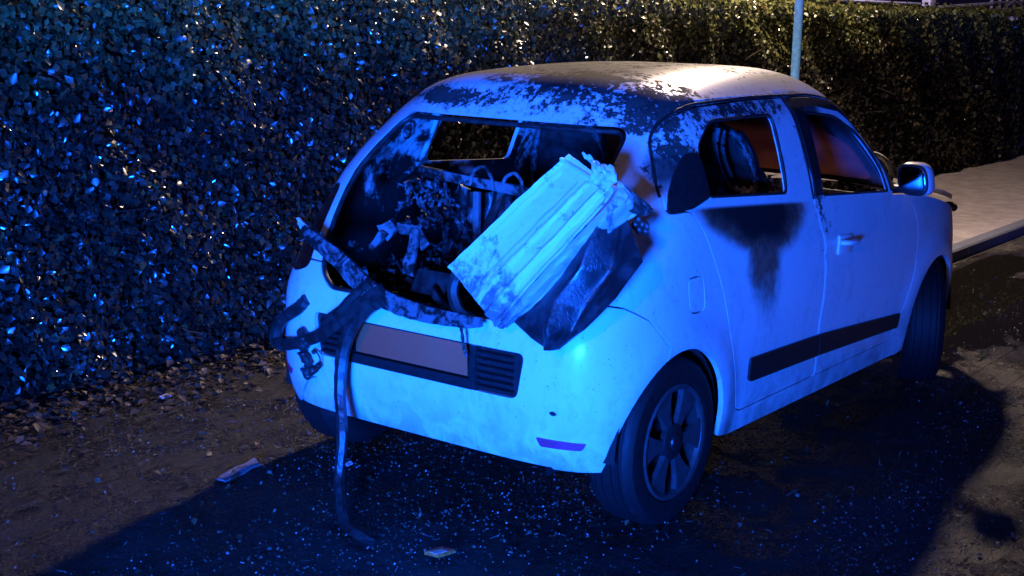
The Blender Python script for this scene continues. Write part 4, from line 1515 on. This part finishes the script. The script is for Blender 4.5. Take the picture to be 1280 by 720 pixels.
# leaf litter at the foot of the hedge and over the ground
def litter(n, seed, size, fx, fy):
    r = np.random.default_rng(seed)
    x, y = fx(r, n), fy(r, n)
    c = np.stack([x, y, .006 + np.abs(r.normal(0, .008, n)) + .05 * np.clip((y - 1.75) / .4, 0, 1) * r.uniform(0, 1, n)], 1)
    nrm = np.stack([r.normal(0, .35, n), r.normal(0, .35, n), np.ones(n)], 1); nrm /= np.linalg.norm(nrm, axis=1, keepdims=True)
    a = np.cross(nrm, r.normal(0, 1, (n, 3))); a /= np.linalg.norm(a, axis=1, keepdims=True)
    b = np.cross(nrm, a)
    s = size * r.uniform(.5, 1.4, n)[:, None]
    P = [c - a * s * .5, c + b * s * .34 + nrm * s * .15, c + a * s * .5, c - b * s * .34 + nrm * s * .15, c]
    return np.stack(P, 1).reshape(-1, 3)


M['litter'] = (lambda t: t.done(t.bsdf(t.mix(t.n('ShaderNodeNewGeometry').outputs['Random Per Island'], (.03, .017, .009), (.13, .075, .04)), .55)))(NT('dead_leaf'))
tag(leaf_obj('leaf_litter', [litter(5200, 21, .045, lambda r, n: r.uniform(-2.2, 12, n), lambda r, n: 2.12 - np.abs(r.normal(0, .22, n))),
                             litter(900, 22, .03, lambda r, n: r.uniform(-3, 5, n), lambda r, n: 2.0 - np.abs(r.normal(0, 1.1, n)))], None, M['litter']),
    'brown dead leaves gathered along the foot of the hedge', 'leaf litter', kind='stuff')

# glass crumbs scattered round the car
def crumbs(name, n, seed, size, mat, label, cat, box_, dens=None, sc=(1, 1, 1)):
    r = np.random.default_rng(seed)
    x = r.uniform(box_[0], box_[1], n); y = r.uniform(box_[2], box_[3], n)
    if dens is not None:
        k = r.uniform(0, 1, n) < dens(x, y)
        x, y = x[k], y[k]; n = len(x)
    s = size * np.exp(r.normal(0, .38, n))
    base = np.array([[-1, -1, 0], [1, -1, 0], [1, 1, 0], [-1, 1, 0], [-.8, -.7, 1], [.8, -.8, 1], [.7, .8, 1], [-.8, .7, 1]], float) * .5
    V = base[None] * np.array(sc) * r.uniform(.6, 1.3, (n, 8, 3)) * s[:, None, None]
    ang = r.uniform(0, 6.28, n); ca, sa = np.cos(ang)[:, None], np.sin(ang)[:, None]
    X = V[..., 0] * ca - V[..., 1] * sa; Y = V[..., 0] * sa + V[..., 1] * ca
    tl = r.normal(0, .5, n)[:, None]
    Z = V[..., 2] + X * tl
    P = np.stack([X + x[:, None], Y + y[:, None], Z + .003], 2).reshape(-1, 3)
    f = np.array([[0, 1, 5, 4], [1, 2, 6, 5], [2, 3, 7, 6], [3, 0, 4, 7], [4, 5, 6, 7]])
    Fq = (np.arange(n)[:, None, None] * 8 + f[None]).reshape(-1)
    me = bpy.data.meshes.new(name)
    me.vertices.add(len(P)); me.vertices.foreach_set('co', P.astype(np.float32).ravel())
    me.loops.add(len(Fq)); me.loops.foreach_set('vertex_index', Fq.astype(np.int32))
    me.polygons.add(len(Fq) // 4); me.polygons.foreach_set('loop_start', np.arange(0, len(Fq), 4, dtype=np.int32))
    me.polygons.foreach_set('loop_total', np.full(len(Fq) // 4, 4, dtype=np.int32))
    me.update()
    tag(link(name, me, mat, None), label, cat, kind='stuff')


t = NT('shattered_glass_crumbs')
rr_ = t.n('ShaderNodeNewGeometry').outputs['Random Per Island']
M['crumb'] = t.done(t.bsdf(t.mix(rr_, (.08, .09, .10), (.5, .52, .55)), .2, 0, None, .8))
t = NT('splinter')
rr_ = t.n('ShaderNodeNewGeometry').outputs['Random Per Island']
M['splinter'] = t.done(t.bsdf(t.mix(rr_, (.03, .03, .03), (.30, .29, .27)), .35))
t = NT('dark_grit')
rr_ = t.n('ShaderNodeNewGeometry').outputs['Random Per Island']
M['grit'] = t.done(t.bsdf(t.mix(rr_, (.02, .018, .015), (.16, .13, .10)), .6))
dn = lambda x, y: np.clip(np.maximum(1.0 - np.hypot((x + .6) / 2.4, (y - .1) / 1.8), .9 - np.abs(y + 1.35) / .7 - np.abs(x - .8) / 3.5), .10, 1) * np.clip(.55 + 1.3 * np.sin(x * 2.1 + 1.3 * np.sin(y * 2.7)) * np.sin(y * 3.3 + x), .15, 1.5)
crumbs('glass_crumbs', 17000, 31, .0033, M['crumb'], 'tiny pale glass crumbs strewn over the ground around the car', 'broken glass', (-3.5, 5, -3.2, 2.0), dn)
crumbs('grit', 26000, 32, .0055, M['grit'], 'dark grit and burnt flakes strewn over the wet ground', 'grit', (-3.5, 5, -3.2, 2.05), dn)

crumbs('burnt_splinters', 3600, 33, .0022, M['splinter'], 'thin shiny splinters and charred fibres strewn over the wet ground', 'splinters', (-3.5, 5, -3.2, 2.0), lambda x, y: np.clip(1.1 - np.hypot((x - .3) / 3.2, (y + .4) / 2.6), .15, 1), (7, .7, .5))

# single scraps on the ground
a, b, c_, d = at(270, 598, 2, .01), at(282, 603, 2, .01), at(328, 580, 2, .012), at(318, 573, 2, .02)
tag(plate_px('shard', [a, b, c_, d], M['frame_blue'], .006, None, .004), 'long pale blue shard lying on the ground left of the car', 'shard')
a, b, c_, d = at(531, 691, 2, .02), at(549, 696, 2, .02), at(569, 690, 2, .02), at(553, 684, 2, .02)
M['packet'] = simple('crumpled_orange_card', (.9, .14, .03), .6, 0, 60, .4, .3)
M['card'] = simple('white_card', (.7, .36, .26), .6, 0, 60, .2, .3)
pk = plate_px('packet', [a, b, c_, d], M['packet'], .012, None, .002)
tag(pk, 'small crumpled orange and white packet lying in front of the camera', 'packet')
a, b, c_, d = at(537, 690, 2, .029), at(546, 693, 2, .029), at(560, 689, 2, .029), at(553, 686, 2, .029)
q = plate_px('packet_label', [a, b, c_, d], M['card'], .002, None, .001); q.parent = pk
for i, (px, py, sz, lb) in enumerate([(415, 538, 1.0, 'small pale chip lying just behind the left rear tyre'), (206, 497, 1.3, 'pale crumpled leaf scrap below the hedge on the left'),
                                      (436, 582, .8, 'pale chip beside the hanging rubber strip'), (680, 415, .9, None)]):
    if lb is None: continue
    p = at(px, py, 2, .012); s = .022 * sz
    tag(plate_px('pale_chip', [p + Vector((-s, -s * .5, 0)), p + Vector((s * .8, -s * .7, .004)), p + Vector((s, s * .6, .012)), p + Vector((-s * .6, s * .7, .004))], M['ash'], .004, None, .003), lb, 'chip', 'pale chips on the ground')

# ------------------------------------------------------------------ street lamp
M['pole'] = simple('blue_lit_pole', (.10, .30, .70), .5, .1, 30, .15, .1)  # blue of the beacons put into the post's base colour
lampt = thing('street_lamp', (6.03, 1.68, 0), 'thin lamp post coloured as if lit blue, standing in front of the hedge behind the car', 'street lamp')
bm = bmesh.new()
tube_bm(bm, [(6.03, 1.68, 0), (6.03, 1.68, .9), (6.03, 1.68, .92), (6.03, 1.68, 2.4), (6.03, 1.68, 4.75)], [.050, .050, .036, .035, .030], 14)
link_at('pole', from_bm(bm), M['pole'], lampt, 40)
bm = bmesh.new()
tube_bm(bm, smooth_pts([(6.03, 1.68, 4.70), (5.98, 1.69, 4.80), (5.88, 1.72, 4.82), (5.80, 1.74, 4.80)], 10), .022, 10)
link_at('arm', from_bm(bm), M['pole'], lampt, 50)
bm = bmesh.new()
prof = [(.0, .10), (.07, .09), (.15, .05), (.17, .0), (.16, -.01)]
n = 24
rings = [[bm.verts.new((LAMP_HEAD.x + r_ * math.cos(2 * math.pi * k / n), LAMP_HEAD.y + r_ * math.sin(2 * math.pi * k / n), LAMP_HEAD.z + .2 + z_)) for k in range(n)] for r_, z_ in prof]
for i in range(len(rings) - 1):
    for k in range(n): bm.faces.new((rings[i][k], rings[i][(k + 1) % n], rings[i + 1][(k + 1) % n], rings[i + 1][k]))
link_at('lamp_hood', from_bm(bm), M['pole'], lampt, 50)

# ------------------------------------------------------------------ far structures over the hedge
M['white_steel'] = simple('pale_painted_steel', (.8, .8, .82), .5, .1, 20, .1, .05)
rail = thing('far_barrier', at(1090, 8, 1, 8.0), 'pale horizontal steel barrier far behind the hedge at the top right', 'barrier')
bm = bmesh.new()
Y = 8.0
tube_bm(bm, [at(1012, -2, 1, Y), at(1150, 5, 1, Y)], .03, 8)
link_at('rail', from_bm(bm), M['white_steel'], rail)
bm = bmesh.new()
tube_bm(bm, [at(1168, 10, 1, Y), at(1240, 5, 1, Y)], .05, 8)
link_at('rail', from_bm(bm), M['white_steel'], rail)
bm = bmesh.new()
box_bm(bm, at(1161, 7, 1, Y), (.35, .2, .30), bev=.02)
link_at('junction_box', from_bm(bm), M['white_steel'], rail)
for px in (1030, 1100, 1162, 1215):
    bm = bmesh.new()
    q = at(px, 8, 1, Y)
    tube_bm(bm, [(q.x, Y + .1, 0), (q.x, Y + .1, q.z)], .04, 8)
    link_at('post', from_bm(bm), M['white_steel'], rail)
scf = thing('scaffold', at(1262, 8, 1, 9.0), 'pale scaffold lattice far behind the hedge in the top right corner', 'scaffold')
Y = 9.0
for px in (1240, 1250, 1259, 1268, 1277, 1288):
    q = at(px, 0, 1, Y)
    bm = bmesh.new()
    tube_bm(bm, [(q.x, Y, 0), (q.x, Y, 4.2)], .035, 8)
    link_at('upright', from_bm(bm), M['white_steel'], scf)
for (a, b) in (((1238, 3), (1290, 2)), ((1238, 12), (1290, 13))):
    bm = bmesh.new(); tube_bm(bm, [at(*a, 1, Y - .06), at(*b, 1, Y - .06)], .03, 8); link_at('ledger', from_bm(bm), M['white_steel'], scf)
for (a, b) in (((1250, 14), (1268, 1)), ((1268, 1), (1288, 14))):
    bm = bmesh.new(); tube_bm(bm, [at(*a, 1, Y - .12), at(*b, 1, Y - .12)], .025, 8); link_at('brace', from_bm(bm), M['white_steel'], scf)
